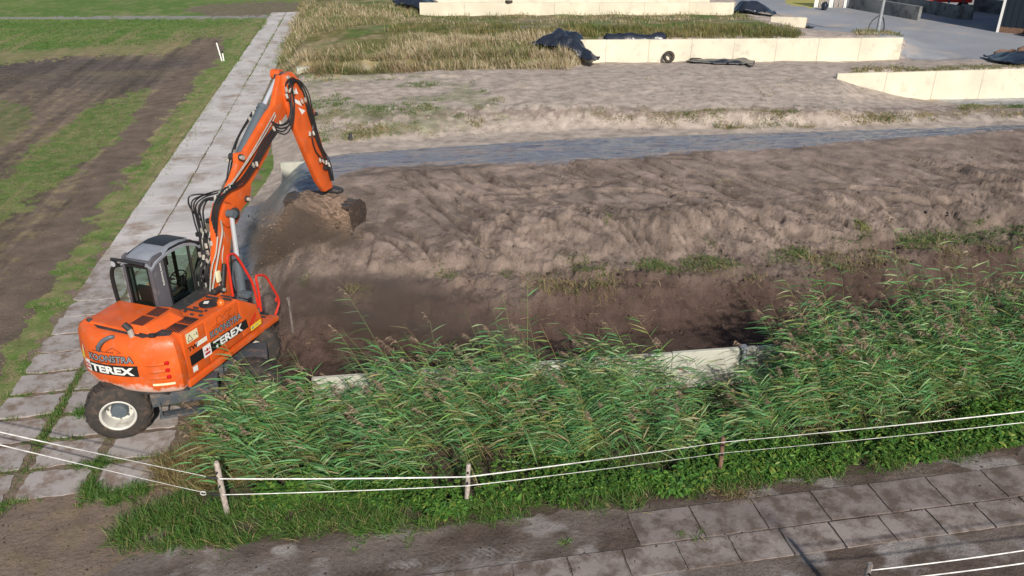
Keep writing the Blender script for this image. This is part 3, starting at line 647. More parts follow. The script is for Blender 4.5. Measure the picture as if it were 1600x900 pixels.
def tyre(label, px, py, r, axis, dz, tilt=None, z=None, dy=0, rot=None):
    x, y, z_ = zat(px, py) if z is None else (*g2(px, py, z), z)
    mb = MB(); k = r
    mb.lathe([(.56 * k, -.26 * k), (.72 * k, -.34 * k), (.93 * k, -.30 * k), (k, -.18 * k), (k, .18 * k), (.93 * k, .30 * k), (.72 * k, .34 * k), (.56 * k, .26 * k), (.60 * k, 0), (.56 * k, -.26 * k)], (0, 0, 0), axis, 30, cap=False)
    o = mb.build('old_tyre', M['tyre'], smooth=True); o.location = (x, y + dy, z_ + dz); tag(o, label, 'tyre', 'old tyres lying in the clamps'); return o
_p = Vector(g2(880, 63, 2.35)); _q = Vector(g2(1412, 59, 2.35)); _x = 0
_t = (g2(1041, 88, 1.3)[0] - _p.x) / (_q.x - _p.x); _w = _p.lerp(_q, _t)
_o = tyre('old tyre leaning upright against the cream wall', 1041, 94, .34, (.15, -1, .22), .33, z=.9); _h = float(height(np.array([_w.x]), np.array([_w.y - .4]))[0]); _o.location = (_w.x, _w.y - .28, _h + .33)
tyre('old tyre lying flat at the left end of the flat black sheet', 1087, 97, .36, (0, .1, 1), .14)
tyre('old tyre lying at the right end of the flat black sheet', 1156, 96, .36, (.2, .1, 1), .2)
for px, nm in ((830, 'left dark tyre standing half sunk at the foot of the long far wall'), (979, 'right dark tyre standing half sunk at the foot of the long far wall')):
    tyre(nm, px, 20, .42, (.1, -1, .1), .05)
tyre('old tyre lying at the foot of the dark shed', 1612, 57, .6, (.2, .1, 1), .25, z=.9)
tyre('thin dark tyre lying on top of the long far wall', 795, 5, .30, (0, .1, 1), .06, z=2.3, dy=.5)
# rusty scrap
for i, (px, py, r, s) in enumerate(((1576, 91, .3, (2.4, .9, .9)), (1598, 93, .45, (1.2, 1, 1)), (1612, 90, .5, (1, 1, .8)))):
    x, y, z = zat(px, py); tag(rock('rusty_scrap', M['woodbrown'], (x, y, z + .25), r, s, 40 + i, .35), ['rusty log-like scrap piece left of the scrap pile at the right edge', 'rusty brown scrap lump at the right edge beside the black sheet', 'rusty scrap lump cut by the right edge of the photo'][i], 'scrap')
# field marker post
x, y, z = zat(347, 95)
mk = thing('marker_post', 'leaning white marker post on the grass verge left of the slab track', 'post', (x, y, 0), 0)
mb = MB(); mb.tube([(0, 0, -.1), (-.20, .05, 1.15)], .045, 8); mb.build('post', M['paint_white'], mk, smooth=True)
mb = MB(); mb.tube([(.12, 0, -.05), (.1, .02, .5)], .045, 8); mb.build('foot_post', M['paint_white'], mk, smooth=True)
mb = MB(); mb.tube([(.1, .02, .5), (.1, .02, .62)], .06, 8); mb.build('cap', M['black'], mk, smooth=True)
# wooden stake by the platform and steel clamp on the wall
x, y, z = zat(458, 522)
mb = MB(); mb.tube([(x, y, z - .3), (x, y + .02, z + .85)], .032, 8); mb.box((x, y + .02, z + .87), (.08, .08, .04))
tag(mb.build('stake', M['oldwood'], smooth=True), 'grey wooden stake standing in the sand just right of the red handrail', 'stake')
x, y = g2(1163, 545, .97)
cl = thing('wall_clamp', 'galvanised steel bracket hooked over the front wall between reeds', 'bracket', (x, y, 0), math.atan2(WDIR.y, WDIR.x))
mb = MB(); mb.box((0, -.05, .72), (.09, .03, .62)); mb.box((.07, -.06, .60), (.03, .03, .5)); mb.box((0, .03, 1.0), (.16, .2, .03)); mb.box((-.03, -.09, .95), (.05, .06, .12)); mb.build('bracket', M['galv'], cl, bevel=.006)
x, y, z = zat(548, 219); mb = MB(); mb.tube([(x, y, z), (x, y, z + .3)], [.09, .06], 8); tag(mb.build('dark_stub', M['dark']), 'small dark stub sticking out of the sand bank behind the plastic sheet', 'stub')
# ------------------------------------------------------------------ excavator
SX, SY, PSI = -7.2, 14.75, R(71)
UU = Vector((math.cos(PSI), math.sin(PSI), 0)); VV = Vector((math.sin(PSI), -math.cos(PSI), 0))
def LV(px, py, v):    # survey: photo point lying in the upright plane v metres right of the machine's centre line -> (forward, up)
    a, dy, dz = map(float, ray(px, py)); x0, y0 = SX + VV.x * v, SY + VV.y * v; nx, ny = -UU.y, UU.x
    t = (x0 * nx + y0 * ny) / (a * nx + dy * ny); X, Y, Z = a * t, dy * t, CAMZ + dz * t
    return ((X - x0) * UU.x + (Y - y0) * UU.y, Z)
ex = thing('excavator', 'orange wheeled excavator with grey cab tipping sand from its raised bucket', 'excavator', (SX, SY, 0), PSI - math.pi / 2)
SLW = PSI - math.pi / 2
CH = R(17) - math.pi / 2 - SLW        # undercarriage is turned against the upper body
def rotz(p, a): return (p[0] * math.cos(a) - p[1] * math.sin(a), p[0] * math.sin(a) + p[1] * math.cos(a), p[2])
# centre of the undercarriage in machine coordinates
def tolocal(x, y): d = Vector((x - SX, y - SY, 0)); return (d.dot(VV), d.dot(UU))
ccx, ccy = tolocal(-6.98, 14.73)
under = bpy.data.objects.new('undercarriage', None)
mb = MB()
def cb(c, d, m=mb):
    p = rotz(c, CH); m.box((p[0] + ccx, p[1] + ccy, p[2]), d, rz=CH)
cb((0, 0, .72), (.95, 3.3, .42)); cb((0, 0, .98), (1.3, 1.5, .14)); cb((0, 1.3, .62), (1.5, .28, .26)); cb((0, -1.3, .62), (1.5, .28, .26))
cb((.95, 0, .86), (.5, 1.3, .36)); cb((-.95, 0, .86), (.5, 1.3, .36))
uc = mb.build('undercarriage', M['chassis'], ex, bevel=.03)
mb = MB(); mb.lathe([(.62, 1.0), (.62, 1.16)], (0, 0, 0), (0, 0, 1), 36); mb.build('slew_ring', M['dark'], ex)
mb = MB(); p = [rotz(q, CH) for q in ((1.12, -.50, .72), (1.12, .72, .72))]; mb.tube([(q[0] + ccx, q[1] + ccy, q[2]) for q in p], .035, 8); mb.build('step_bar', M['galv'], uc, smooth=True)
mb = MB(); cb((1.16, 0, .45), (.22, 1.1, .05), mb); cb((1.24, .5, .62), (.03, .04, .36), mb); cb((1.24, -.5, .62), (.03, .04, .36), mb); mb.build('step', M['chassis'], uc, bevel=.008)
def wheel(sx, sy):
    s = sx; ax = rotz((s, 0, 0), CH); c = rotz((s * 1.18, sy * 1.3, .62), CH); c = Vector((c[0] + ccx, c[1] + ccy, c[2])); ax = Vector(ax)
    Rr, W2 = .64, .29
    w_ = bpy.data.objects.new('wheel', None); C.objects.link(w_); w_.parent = ex; w_.location = c; w_.empty_display_size = .2
    mb = MB(); mb.lathe([(.31, 0), (.335, .02), (.37, .01), (.46, .02), (.55, -.015), (.60, -.06), (.615, -.12), (.62, -W2), (.615, -2 * W2 + .12), (.60, -2 * W2 + .06), (.55, -2 * W2 + .015), (.40, -2 * W2), (.31, -2 * W2 + .02), (.31, 0)], (0, 0, 0), ax, 56, cap=False)
    u = ax.orthogonal().normalized(); v = ax.cross(u)
    for k in range(22):     # chevron lugs
        for side in (0, 1):
            a0 = 2 * math.pi * (k + .5 * side) / 22; pts = []
            for t, rr_ in ((0, .60), (.35, .645), (1, .645)):
                h = -(.045 + t * (W2 - .045)); h = h if side == 0 else -2 * W2 - h; a = a0 + .17 * t
                pts.append((a, h, rr_))
            for j in range(2):
                vs = []
                for a, h, rr_ in (pts[j], pts[j + 1]):
                    for da in (-.045, .045):
                        for r2 in (.57, rr_):
                            vs.append(ax * h + (u * math.cos(a + da) + v * math.sin(a + da)) * r2)
                mb.add(vs, [(0, 1, 3, 2), (4, 6, 7, 5), (0, 4, 5, 1), (2, 3, 7, 6), (1, 5, 7, 3), (0, 2, 6, 4)])
    mb.build('tyre', M['tyre'], w_, smooth=True)
    mb = MB(); mb.lathe([(.345, .005), (.345, .02), (.325, .028), (.30, .01), (.285, -.05), (.27, -.2), (.265, -.26), (0, -.27)], (0, 0, 0), ax, 44, cap=False)
    o = mb.build('rim', M['rim'], w_, smooth=True)
    mb = MB(); mb.lathe([(.17, -.26), (.165, -.16), (.14, -.12), (.12, -.115), (0, -.115)], (0, 0, 0), ax, 28, cap=False)
    for k in range(8):
        a = 2 * math.pi * k / 8; q = (u * math.cos(a) + v * math.sin(a)) * .215; mb.lathe([(.02, -.26), (.02, -.225), (0, -.225)], q, ax, 6)
    mb.build('hub', M['steelblue'], w_, smooth=True)
for sx in (1, -1):
    for sy in (-1, 1): wheel(sx, sy)
# --- counterweight
VC, HW = -.11, 1.24
def ins(z): return float(np.interp(z, [1.10, 1.16, 1.28, 1.7, 2.08, 2.22, 2.30], [.12, .04, 0, 0, .05, .13, .24]))
def uback(v): return -1.52 + .42 * abs((v - VC) / HW) ** 2.6
def cwp(v, z, off=0.0):
    e = 1e-3; f = lambda a, b: Vector((a, uback(a) + ins(b), b))
    p = f(v, z); n = (f(v + e, z) - p).cross(f(v, z + e) - p).normalized()
    if n.y > 0: n = -n
    return p + n * off
zs = [1.10, 1.16, 1.28, 1.5, 1.7, 1.9, 2.08, 2.16, 2.22, 2.27, 2.30]; nv = 36; vs = []; fs = []
for z in zs:
    i_ = ins(z) * .8; k0 = len(vs)
    for j in range(nv + 1):
        v = VC - HW + i_ + (2 * HW - 2 * i_) * j / nv; vs.append((v, uback(v) + ins(z), z))
    for v, u in ((VC + HW - i_ + .0, -.98), (VC + HW - i_ - .02, -.90), (VC - HW + i_ + .02, -.90), (VC - HW + i_, -.98)): vs.append((v, u, z))
n = nv + 5
for i in range(len(zs) - 1):
    for j in range(n): j2 = (j + 1) % n; fs.append((i * n + j, i * n + j2, (i + 1) * n + j2, (i + 1) * n + j))
fs.append(tuple(range(n))[::-1]); fs.append(tuple(range((len(zs) - 1) * n, len(zs) * n)))
mcw = M['orange'].copy(); mcw.name = 'orange_scraped_edge'   # paint worn off in scratches along the lower rim
N = mcw.node_tree.nodes; L = mcw.node_tree.links; b = N['Principled BSDF']; old = b.inputs['Base Color'].links[0].from_socket
tc = N.new('ShaderNodeTexCoord'); sp = N.new('ShaderNodeSeparateXYZ'); L.new(tc.outputs['Object'], sp.inputs[0])
n1 = N.new('ShaderNodeTexNoise'); n1.inputs['Scale'].default_value = 5; n1.inputs['Detail'].default_value = 9; L.new(tc.outputs['Object'], n1.inputs[0])
m1 = N.new('ShaderNodeMapRange'); m1.inputs[1].default_value = 1.10; m1.inputs[2].default_value = 1.40; m1.inputs[3].default_value = .50; m1.inputs[4].default_value = -.14; L.new(sp.outputs[2], m1.inputs[0])
ad = N.new('ShaderNodeMath'); ad.operation = 'ADD'; L.new(m1.outputs[0], ad.inputs[0]); L.new(n1.outputs[0], ad.inputs[1])
m2 = N.new('ShaderNodeMapRange'); m2.inputs[1].default_value = .55; m2.inputs[2].default_value = .74; L.new(ad.outputs[0], m2.inputs[0])
mx = N.new('ShaderNodeMix'); mx.data_type = 'RGBA'; L.new(old, mx.inputs[6]); mx.inputs[7].default_value = (.66, .42, .34, 1); L.new(m2.outputs[0], mx.inputs[0]); L.new(mx.outputs[2], b.inputs['Base Color'])
mb = MB(); mb.add(vs, fs); cw = mb.build('counterweight', mcw, ex, smooth=True)
mb = MB(); mb.prism([(VC - HW + .03, -.98), (VC - .6, -1.36), (VC, -1.44), (VC + .6, -1.36), (VC + HW - .03, -.98)], 1.06, 1.12, 'z'); mb.build('underside_plate', M['dark'], ex)
# dark gap between hood and counterweight top
mb = MB(); mb.prism([(VC - .95, -1.0), (VC - .5, -1.22), (VC + .6, -1.24), (VC + 1.05, -1.0), (VC + 1.0, -.86), (VC - .95, -.86)], 2.25, 2.312, 'z'); mb.build('top_seal', M['dark'], ex)
# --- body: deck, right housing, hood
mb = MB(); mb.box((-.05, .35, 1.22), (2.1, 2.6, .2)); mb.build('deck_frame', M['orange'], ex, bevel=.02)
mb = MB(); mb.box((0, .2, 1.10), (1.6, 2.9, .10)); mb.build('belly_plate', M['dark'], ex)
vr = 1.11
mb = MB(); mb.prism([(-.9, 1.26), (-.9, 2.30), (.86, 2.22), (1.46, 1.80), (1.60, 1.34), (1.60, 1.26)], .36, vr, 'x'); side = mb.build('side_housing', M['orange'], ex, bevel=.035, seg=3)
mb = MB()
for u0, u1 in ((-.90, -.25), (-.235, .84), (.855, 1.40)):   # door panels standing proud of the housing with gaps between
    f = lambda u: float(np.interp(u, [-.9, .86, 1.46, 1.6], [2.26, 2.18, 1.76, 1.34]))
    mb.prism([(u0 + .01, 1.30), (u0 + .01, f(u0)), (u1 - .01, f(u1)), (u1 - .01, 1.30)], vr - .02, vr + .014, 'x')
mb.build('side_door', M['orange'], ex, bevel=.008)
mb = MB(); mb.prism([(-.95, 1.12), (-.95, 1.25), (2.12, 1.19), (2.12, 1.08)], .92, 1.15, 'x'); mb.prism([(1.6, 1.08), (1.6, 1.17), (2.12, 1.17), (2.12, 1.08)], .36, .92, 'x'); mb.build('sill', M['orange'], ex, bevel=.015)
mb = MB(); [mb.box((.64, 1.70 + .13 * k, 1.182), (.5, .07, .02)) for k in range(4)]; mb.build('step_tread', M['dark'], ex)
# engine hood
mb = MB(); mb.prism([(-1.04, -1.12), (.34, -1.18), (.34, -.16), (-1.04, -.16)], 2.16, 2.35, 'z'); hood = mb.build('engine_hood', M['orange'], ex, bevel=.05, seg=3)
mb = MB(); mb.prism([(-1.02, 1.3), (-1.02, 2.24), (-.98, 2.28), (-.4, 2.28), (-.4, 1.3)], -.95, -.14, 'y'); mb.prism([(-1.16, 1.3), (-1.16, 2.12), (-1.05, 2.22), (-1.0, 2.22), (-1.0, 1.3)], -.95, -.05, 'y'); mb.build('left_side_panel', M['orange'], ex, bevel=.02)
mb = MB(); mb.add([(.06, -1.16, 2.35), (.62, -1.12, 2.30), (.74, -.34, 2.30), (.42, -.06, 2.30), (.10, -.14, 2.35), (.10, -1.10, 2.45), (.42, -1.06, 2.45), (.50, -.42, 2.45), (.36, -.24, 2.45), (.10, -.30, 2.45)],
    [(0, 1, 6, 5), (1, 2, 7, 6), (2, 3, 8, 7), (3, 4, 9, 8), (4, 0, 5, 9), (5, 6, 7, 8, 9), (4, 3, 2, 1, 0)]); mb.build('hood_bulge', M['orange'], ex, bevel=.02, seg=3)
def louvres(cx, cy, z, lx, ly, k, rz=0.0, tilt=0.0):
    mb = MB()
    for i in range(k):
        d = (i - (k - 1) / 2) * lx / k; mb.box((cx + d * math.cos(rz), cy + d * math.sin(rz), z - d * tilt), (lx / k * .55, ly, .016), rz=rz)
    mb.build('vent', M['blackplastic'], ex)
louvres(.24, -.90, 2.452, .30, .34, 6); louvres(.26, -.50, 2.452, .30, .34, 6)
louvres(.86, -.70, 2.297, .34, .30, 6); louvres(.84, -.36, 2.282, .34, .26, 6)
mb = MB(); [mb.box((-1.09 + .045 * k, -.55, 2.235 + .012 * k), (.014, .72, .04)) for k in range(3)]; mb.build('vent', M['blackplastic'], ex)
mb = MB(); mb.tube([(.25, -1.24, 2.28), (.24, -1.25, 2.40), (.20, -1.27, 2.50)], [.055, .055, .05], 14); mb.build('exhaust_pipe', M['silver'], ex, smooth=True)
mb = MB(); mb.tube([(.235, -1.25, 2.44), (.16, -1.28, 2.56)], [.062, .06], 14); mb.build('exhaust_tip', M['dark'], ex, smooth=True)
mb = MB(); mb.tube([(-.98, -1.06, 2.33), (-.9, -1.10, 2.37)], .05, 8); mb.build('hood_stop', M['blackplastic'], ex, smooth=True); mb = MB(); mb.tube([(.60, -1.16, 2.32), (.72, -1.14, 2.34)], .05, 8); mb.build('hood_stop', M['blackplastic'], ex, smooth=True)
# black grab handle on the counterweight
mb = MB(); P_ = [cwp(-.40, 1.98, .01), cwp(-.36, 2.06, .07), cwp(-.26, 2.17, .085), cwp(-.14, 2.235, .05), cwp(-.10, 2.25, .01)]
for a_, b_ in zip(P_[:-1], P_[1:]): pass
mb.tube(smooth_path(P_, 4), .042, 8); mb.build('grab_handle', M['steelblue'], ex, smooth=True)
# top of the right housing: tank cap, covers, beacon
mb = MB(); mb.lathe([(.20, 0), (.20, .03), (.17, .04), (0, .04)], (.74, .42, 2.25), (0, .04, 1), 28); cap = mb.build('tank_cap', M['blackplastic'], ex, smooth=True)
mb = MB(); mb.box((.70, .40, 2.302), (.10, .10, .008), rz=.4); mb.build('sticker', M['white'], ex)
mb = MB(); mb.lathe([(.085, 0), (.085, .04), (.07, .08), (.03, .11), (0, .11)], (.97, .52, 2.25), (0, 0, 1), 20); mb.build('beacon', M['beacon'], ex, smooth=True)
mb = MB()
for a_ in ((.62, .05, .5, .05), (.9, .12, .05, .05), (.52, -.05, .06, .06), (.95, -.1, .08, .05), (.75, -.12, .07, .04), (.6, .7, .3, .05), (.95, .74, .2, .06), (.62, .16, .12, .04), (.86, .86, .3, .03)): mb = MB(); mb.box((a_[0], a_[1], 2.285 - a_[1] * .045), (a_[2], a_[3], .03)); mb.build('cover_catch', M['dark'], ex, bevel=.006)
mb = MB(); mb.box((.14, .62, 2.13), (.42, 1.5, .10)); mb.box((.22, .1, 2.22), (.30, .42, .08)); mb.build('boom_side_deck', M['dark'], ex, bevel=.02)
# --- decals
def decal_font(txt, size, fn, name, mt, parent, extr=.0, bold=.0, sx=1.0, depth=.004, spacing=1.0):
    cu = bpy.data.curves.new('t', 'FONT'); cu.body = txt; cu.size = size; cu.offset = bold; cu.space_character = spacing; cu.resolution_u = 3; cu.align_x = 'LEFT'
    o = bpy.data.objects.new('t', cu); C.objects.link(o); dg = bpy.context.evaluated_depsgraph_get(); me = bpy.data.meshes.new_from_object(o.evaluated_get(dg)); bpy.data.objects.remove(o)
    me.name = name
    for v in me.vertices: v.co = Vector(fn(v.co.x * sx, v.co.y))
    me.materials.clear(); me.materials.append(mt); ob = bpy.data.objects.new(name, me); C.objects.link(ob); ob.parent = parent; return ob
def patch(fn, x0, x1, y0, y1, mt, name, parent, nx=12, ny=4, outline=None):
    mb = MB()
    if outline: mb.add([fn(*p) for p in outline], [tuple(range(len(outline)))])
    else:
        vs = [fn(x0 + (x1 - x0) * i / nx, y0 + (y1 - y0) * j / ny) for j in range(ny + 1) for i in range(nx + 1)]
        mb.add(vs, [(j * (nx + 1) + i, j * (nx + 1) + i + 1, (j + 1) * (nx + 1) + i + 1, (j + 1) * (nx + 1) + i) for j in range(ny) for i in range(nx)])
    return mb.build(name, mt, parent)
# back decals follow the slightly sloping print line on the curved counterweight
SLB = .10
B = lambda off: (lambda x, y: tuple(cwp(x, y + SLB * (x + .3), off)))
patch(B(.005), -1.00, .44, 1.46, 1.70, M['black'], 'name_band', cw, 30, 3)
patch(B(.008), -.99, -.78, 1.45, 1.715, M['white'], 'emblem', cw, 6, 3)
def emblem(fnb, x, y, s, par):
    ol = lambda pts: [(x + a_ * s, y + b_ * s) for a_, b_ in pts]
    r_ = mat('emblem_red', (.42, .02, .03), .5) if 'emb' not in M else M['emb']; M['emb'] = r_
    patch(fnb, 0, 0, 0, 0, r_, 'emblem_mark', par, outline=ol([(.12, .12), (.88, .12), (.88, .36), (.12, .36)]))
    patch(fnb, 0, 0, 0, 0, r_, 'emblem_mark', par, outline=ol([(.38, .46), (.62, .46), (.70, .64), (.5, .88), (.30, .64)]))
    patch(fnb, 0, 0, 0, 0, r_, 'emblem_mark', par, outline=ol([(.10, .46), (.28, .60), (.10, .80)])); patch(fnb, 0, 0, 0, 0, r_, 'emblem_mark', par, outline=ol([(.90, .46), (.90, .80), (.72, .60)]))
emblem(B(.012), -.985, 1.475, .20, cw)
def txt_at(fnb, x, y): return lambda a_, b_: fnb(x + a_, y + b_)
decal_font('TEREX', .225, txt_at(B(.010), -.74, 1.50), 'lettering', M['white'], cw, bold=.010, sx=1.62)
decal_font('KOONSTRA', .18, txt_at(B(.006), -.76, 1.765), 'lettering', M['black'], cw, bold=.016, sx=1.15)
decal_font('KOONSTRA', .18, txt_at(B(.010), -.76, 1.765), 'lettering', M['lettergrey'], cw, bold=.004, sx=1.15)
mline = mat('decal_dark_red', (.16, .03, .012), .5)
def strokes(fnb, segs, wd, name, par, mt=mline):
    mb = MB()
    for (x1, y1), (x2, y2) in segs:
        l = math.hypot(x2 - x1, y2 - y1); nx, ny = -(y2 - y1) / l * wd, (x2 - x1) / l * wd
        mb.add([fnb(x1 + nx, y1 + ny), fnb(x2 + nx, y2 + ny), fnb(x2 - nx, y2 - ny), fnb(x1 - nx, y1 - ny)], [(0, 1, 2, 3)])
    mb.build(name, mt, par)
def polyseg(p): return list(zip(p[:-1], p[1:]))
strokes(B(.006), polyseg([(-.52, 2.02), (-.48, 2.08), (-.46, 2.0)]) + polyseg([(-.24, 1.98), (-.08, 2.06), (.12, 1.97), (.02, 1.955)]) + polyseg([(-.5, 1.72), (-.42, 1.71), (-.36, 1.74)]) + polyseg([(-.2, 1.72), (-.12, 1.74)]), .005, 'logo_outline', cw)
strokes(B(.006), [((-.62 + .052 * k_, 1.962), (-.585 + .052 * k_, 1.962)) for k_ in range(11)], .012, 'small_print', cw)
strokes(B(.006), [((-.62 + .055 * k_, 1.738), (-.58 + .055 * k_, 1.738)) for k_ in range(11)], .011, 'small_print', cw)
# warning triangle
T = lambda off: (lambda x, y: tuple(cwp(x, y, off)))
patch(T(.006), 0, 0, 0, 0, M['white'], 'warning_triangle', cw, outline=[(-1.12, 1.58), (-.885, 1.56), (-.985, 2.01), (-1.01, 2.01)])
patch(T(.009), 0, 0, 0, 0, M['red'], 'triangle_border', cw, outline=[(-1.11, 1.59), (-.895, 1.57), (-.985, 2.0), (-1.01, 2.0)])
patch(T(.012), 0, 0, 0, 0, M['cream'], 'triangle_field', cw, outline=[(-1.075, 1.625), (-.925, 1.61), (-.99, 1.94), (-1.005, 1.94)])
patch(T(.015), 0, 0, 0, 0, M['yellow'], 'triangle_sticker', cw, outline=[(-1.065, 1.64), (-.94, 1.63), (-.965, 1.78), (-1.04, 1.785)])
# three tail lamps in pressed grooves
for z, x0 in ((1.80, .52), (1.65, .58), (1.50, .56)):
    mb = MB(); P_ = [cwp(x0 + (.95 - x0) * t, z + .015 - .04 * (1 - t), -.030 + .036 * t) for t in (0, .15, .35, .55, .75, .92)]; mb.tube(P_, [.018, .032, .040, .044, .046, .044], 12); mb.build('lamp_fairing', M['orange'], cw, smooth=True)
    mb = MB(); c_ = cwp(.95, z + .014, .012); mb.lathe([(.042, -.02), (.042, .015), (.03, .028), (0, .03)], c_, (.45, -.89, 0), 16); mb.build('tail_lamp', M['redlamp'], cw, smooth=True)
patch(T(.006), .66, 1.02, 1.325, 1.375, M['cream'], 'sticker', cw, 8, 2)
# right side decals
S = lambda off: (lambda x, y: (vr + .014 + off, x, y))
sb = lambda u: 1.545 + (u + .78) * (1.46 - 1.545) / 1.82
patch(S(.003), 0, 0, 0, 0, M['black'], 'name_band', side, outline=[(-.80, 1.52), (1.06, 1.44), (1.02, 1.66), (-.80, 1.75)])
S2 = lambda off: (lambda x, y: (vr + .014 + off, x, y - .045 * (x + .8)))
emx = -.42; patch(S2(.006), emx, emx + .24, 1.50, 1.76, M['white'], 'emblem', side, 1, 1); emblem(S2(.009), emx + .015, 1.52, .21, side)
decal_font('TEREX', .245, txt_at(S2(.014), -.10, 1.555), 'lettering', M['white'], side, bold=.010, sx=1.30)
decal_font('KOONSTRA', .20, txt_at(S2(.002), -.14, 1.83), 'lettering', M['black'], side, bold=.016, sx=.93)
decal_font('KOONSTRA', .20, txt_at(S2(.005), -.14, 1.83), 'lettering', M['lettergrey'], side, bold=.004, sx=.93)
strokes(S2(.003), polyseg([(.12, 2.0), (.12, 2.19), (.26, 2.19), (.30, 2.10), (.42, 2.19), (.62, 2.20), (.48, 2.09), (.56, 2.02)]) + polyseg([(-.02, 2.02), (.72, 2.03)]) + polyseg([(.10, 1.80), (.16, 1.74), (.30, 1.76), (.34, 1.82)]) + polyseg([(.44, 1.82), (.50, 1.79)]), .006, 'logo_outline', side)
patch(S2(.003), -.80, -.46, 2.03, 2.24, M['cream'], 'warning_label', side, 1, 1); strokes(S2(.006), polyseg([(-.77, 2.06), (-.70, 2.20), (-.63, 2.06), (-.77, 2.06)]) + polyseg([(-.58, 2.13), (-.54, 2.13)]) + polyseg([(-.52, 2.12), (-.49, 2.16), (-.49, 2.09)]), .006, 'label_marks', side, M['black'])
decal_font('TW', .12, txt_at(S2(.003), -.80, 1.85), 'lettering', M['black'], side, bold=.006, sx=1.4)
patch(S2(.002), -.57, -.24, 1.845, 1.945, M['white'], 'model_plate', side, 1, 1); decal_font('110', .10, txt_at(S2(.005), -.50, 1.86), 'lettering', M['cream'], side, sx=1.4, bold=.003)
patch(S2(.003), -.78, -.64, 1.36, 1.48, M['white'], 'sticker', side, 1, 1)
patch(S(.003), 0, 0, 0, 0, M['red'], 'red_marker', side, outline=[(1.09, 1.50), (1.13, 1.32), (1.38, 1.60), (1.36, 1.66)])
patch(S(.004), 1.12, 1.50, 1.30, 1.42, M['yellow'], 'yellow_sticker', side, 1, 1); mb = MB(); mb.lathe([(.035, 0), (.035, .002)], (vr + .02, 1.19, 1.36), (1, 0, 0), 14); mb.build('sticker_mark', M['lettergrey'], side)
strokes(S(.006), polyseg([(1.26, 1.375), (1.46, 1.375)]) + polyseg([(1.26, 1.345), (1.40, 1.345)]), .006, 'sticker_text', side, M['lettergrey'])
# --- cab
cx0, cx1, cu0, cu1, cz0, czf = -.80, -.06, -.10, 1.32, 1.30, 1.45
cabp = bpy.data.objects.new('cab', None); C.objects.link(cabp); cabp.parent = ex; cabp.empty_display_size = .2
# outer profile along the machine (u,z)
roofl = lambda u: float(np.interp(u, [-.10, 0, .25, .6, .95, 1.2, 1.32], [3.28, 3.36, 3.43, 3.46, 3.42, 3.32, 3.20]))
mb = MB()
mb.box(((cx0 + cx1) / 2, .62, 1.40), (cx1 - cx0, 1.48, .22))                         # floor
mb.prism([(-.12, 1.3), (-.12, 2.22), (-.06, 2.22), (-.06, 1.3)], cx0, cx1, 'x')       # lower back
mb.prism([(-.11, 3.22), (-.10, 3.32), (-.04, 3.32), (-.04, 3.22)], cx0, cx1, 'x')     # above back window
mb.prism([(-.10, 1.3), (-.10, 3.34), (.02, 3.40), (.26, 3.40), (.26, 1.3)], cx1 - .05, cx1, 'x')   # broad right rear pillar
mb.prism([(-.10, 1.3), (-.10, 3.34), (.0, 3.38), (.06, 3.38), (.06, 1.3)], cx0, cx0 + .05, 'x')
mb.prism([(.26, 1.3), (.26, 2.0), (1.30, 1.72), (1.30, 1.3)], cx1 - .05, cx1, 'x')
mb.prism([(.06, 1.3), (.06, 1.9), (1.30, 1.72), (1.30, 1.3)], cx0, cx0 + .05, 'x')
mb.prism([(1.27, 1.3), (1.27, 1.72), (1.33, 1.72), (1.33, 1.3)], cx0, cx1, 'x')
mb.prism([(cx0, -.12), (cx0 + .09, -.12), (cx0 + .09, -.06), (cx0, -.06)], 2.2, 3.25, 'z'); mb.prism([(cx1 - .10, -.12), (cx1, -.12), (cx1, -.06), (cx1 - .10, -.06)], 2.2, 3.25, 'z')
mb.build('cab_shell', M['grey_paint'], cabp, bevel=.02)
us_ = [-.13, -.08, 0, .12, .3, .5, .7, .9, 1.08, 1.22, 1.32, 1.36]; vsx = [0, .04, .12, .3, .5, .7, .88, .96, 1.0]; vs = []; fs = []
for lay in (0, 1):
    for u in us_:
        for t in vsx:
            e_ = .10 * (abs(t - .5) * 2) ** 5; vs.append((cx0 - .02 + (cx1 - cx0 + .04) * t, u, roofl(min(max(u, -.1), 1.32)) - e_ - (.0 if lay == 0 else .05)))
nn = len(vsx); mm_ = len(us_) * nn
for i in range(len(us_) - 1):
    for j in range(nn - 1):
        q = (i * nn + j, i * nn + j + 1, (i + 1) * nn + j + 1, (i + 1) * nn + j); fs.append(q); fs.append(tuple(k + mm_ for k in q)[::-1])
ring = [j for j in range(nn)] + [i * nn + nn - 1 for i in range(1, len(us_))] + [(len(us_) - 1) * nn + j for j in range(nn - 2, -1, -1)] + [i * nn for i in range(len(us_) - 2, 0, -1)]
for k in range(len(ring)): a_, b_ = ring[k], ring[(k + 1) % len(ring)]; fs.append((a_, b_, b_ + mm_, a_ + mm_))
mb = MB(); mb.add(vs, fs); mb.build('cab_roof', M['roofgrey'], cabp, smooth=True)
mb = MB(); P2 = [(.42, 0), (.6, 0), (.8, 0), (1.0, 0), (1.16, 0)]
vs = []; fs = []
for u, _ in P2:
    for v in (cx0 + .10, cx0 + .3, cx1 - .3, cx1 - .10): vs.append((v, u, roofl(u) + .012))
for i in range(4):
    for j in range(3): fs.append((i * 4 + j, i * 4 + j + 1, (i + 1) * 4 + j + 1, (i + 1) * 4 + j))
mb.add(vs, fs); mb.build('roof_hatch', M['blackplastic'], cabp, smooth=True)
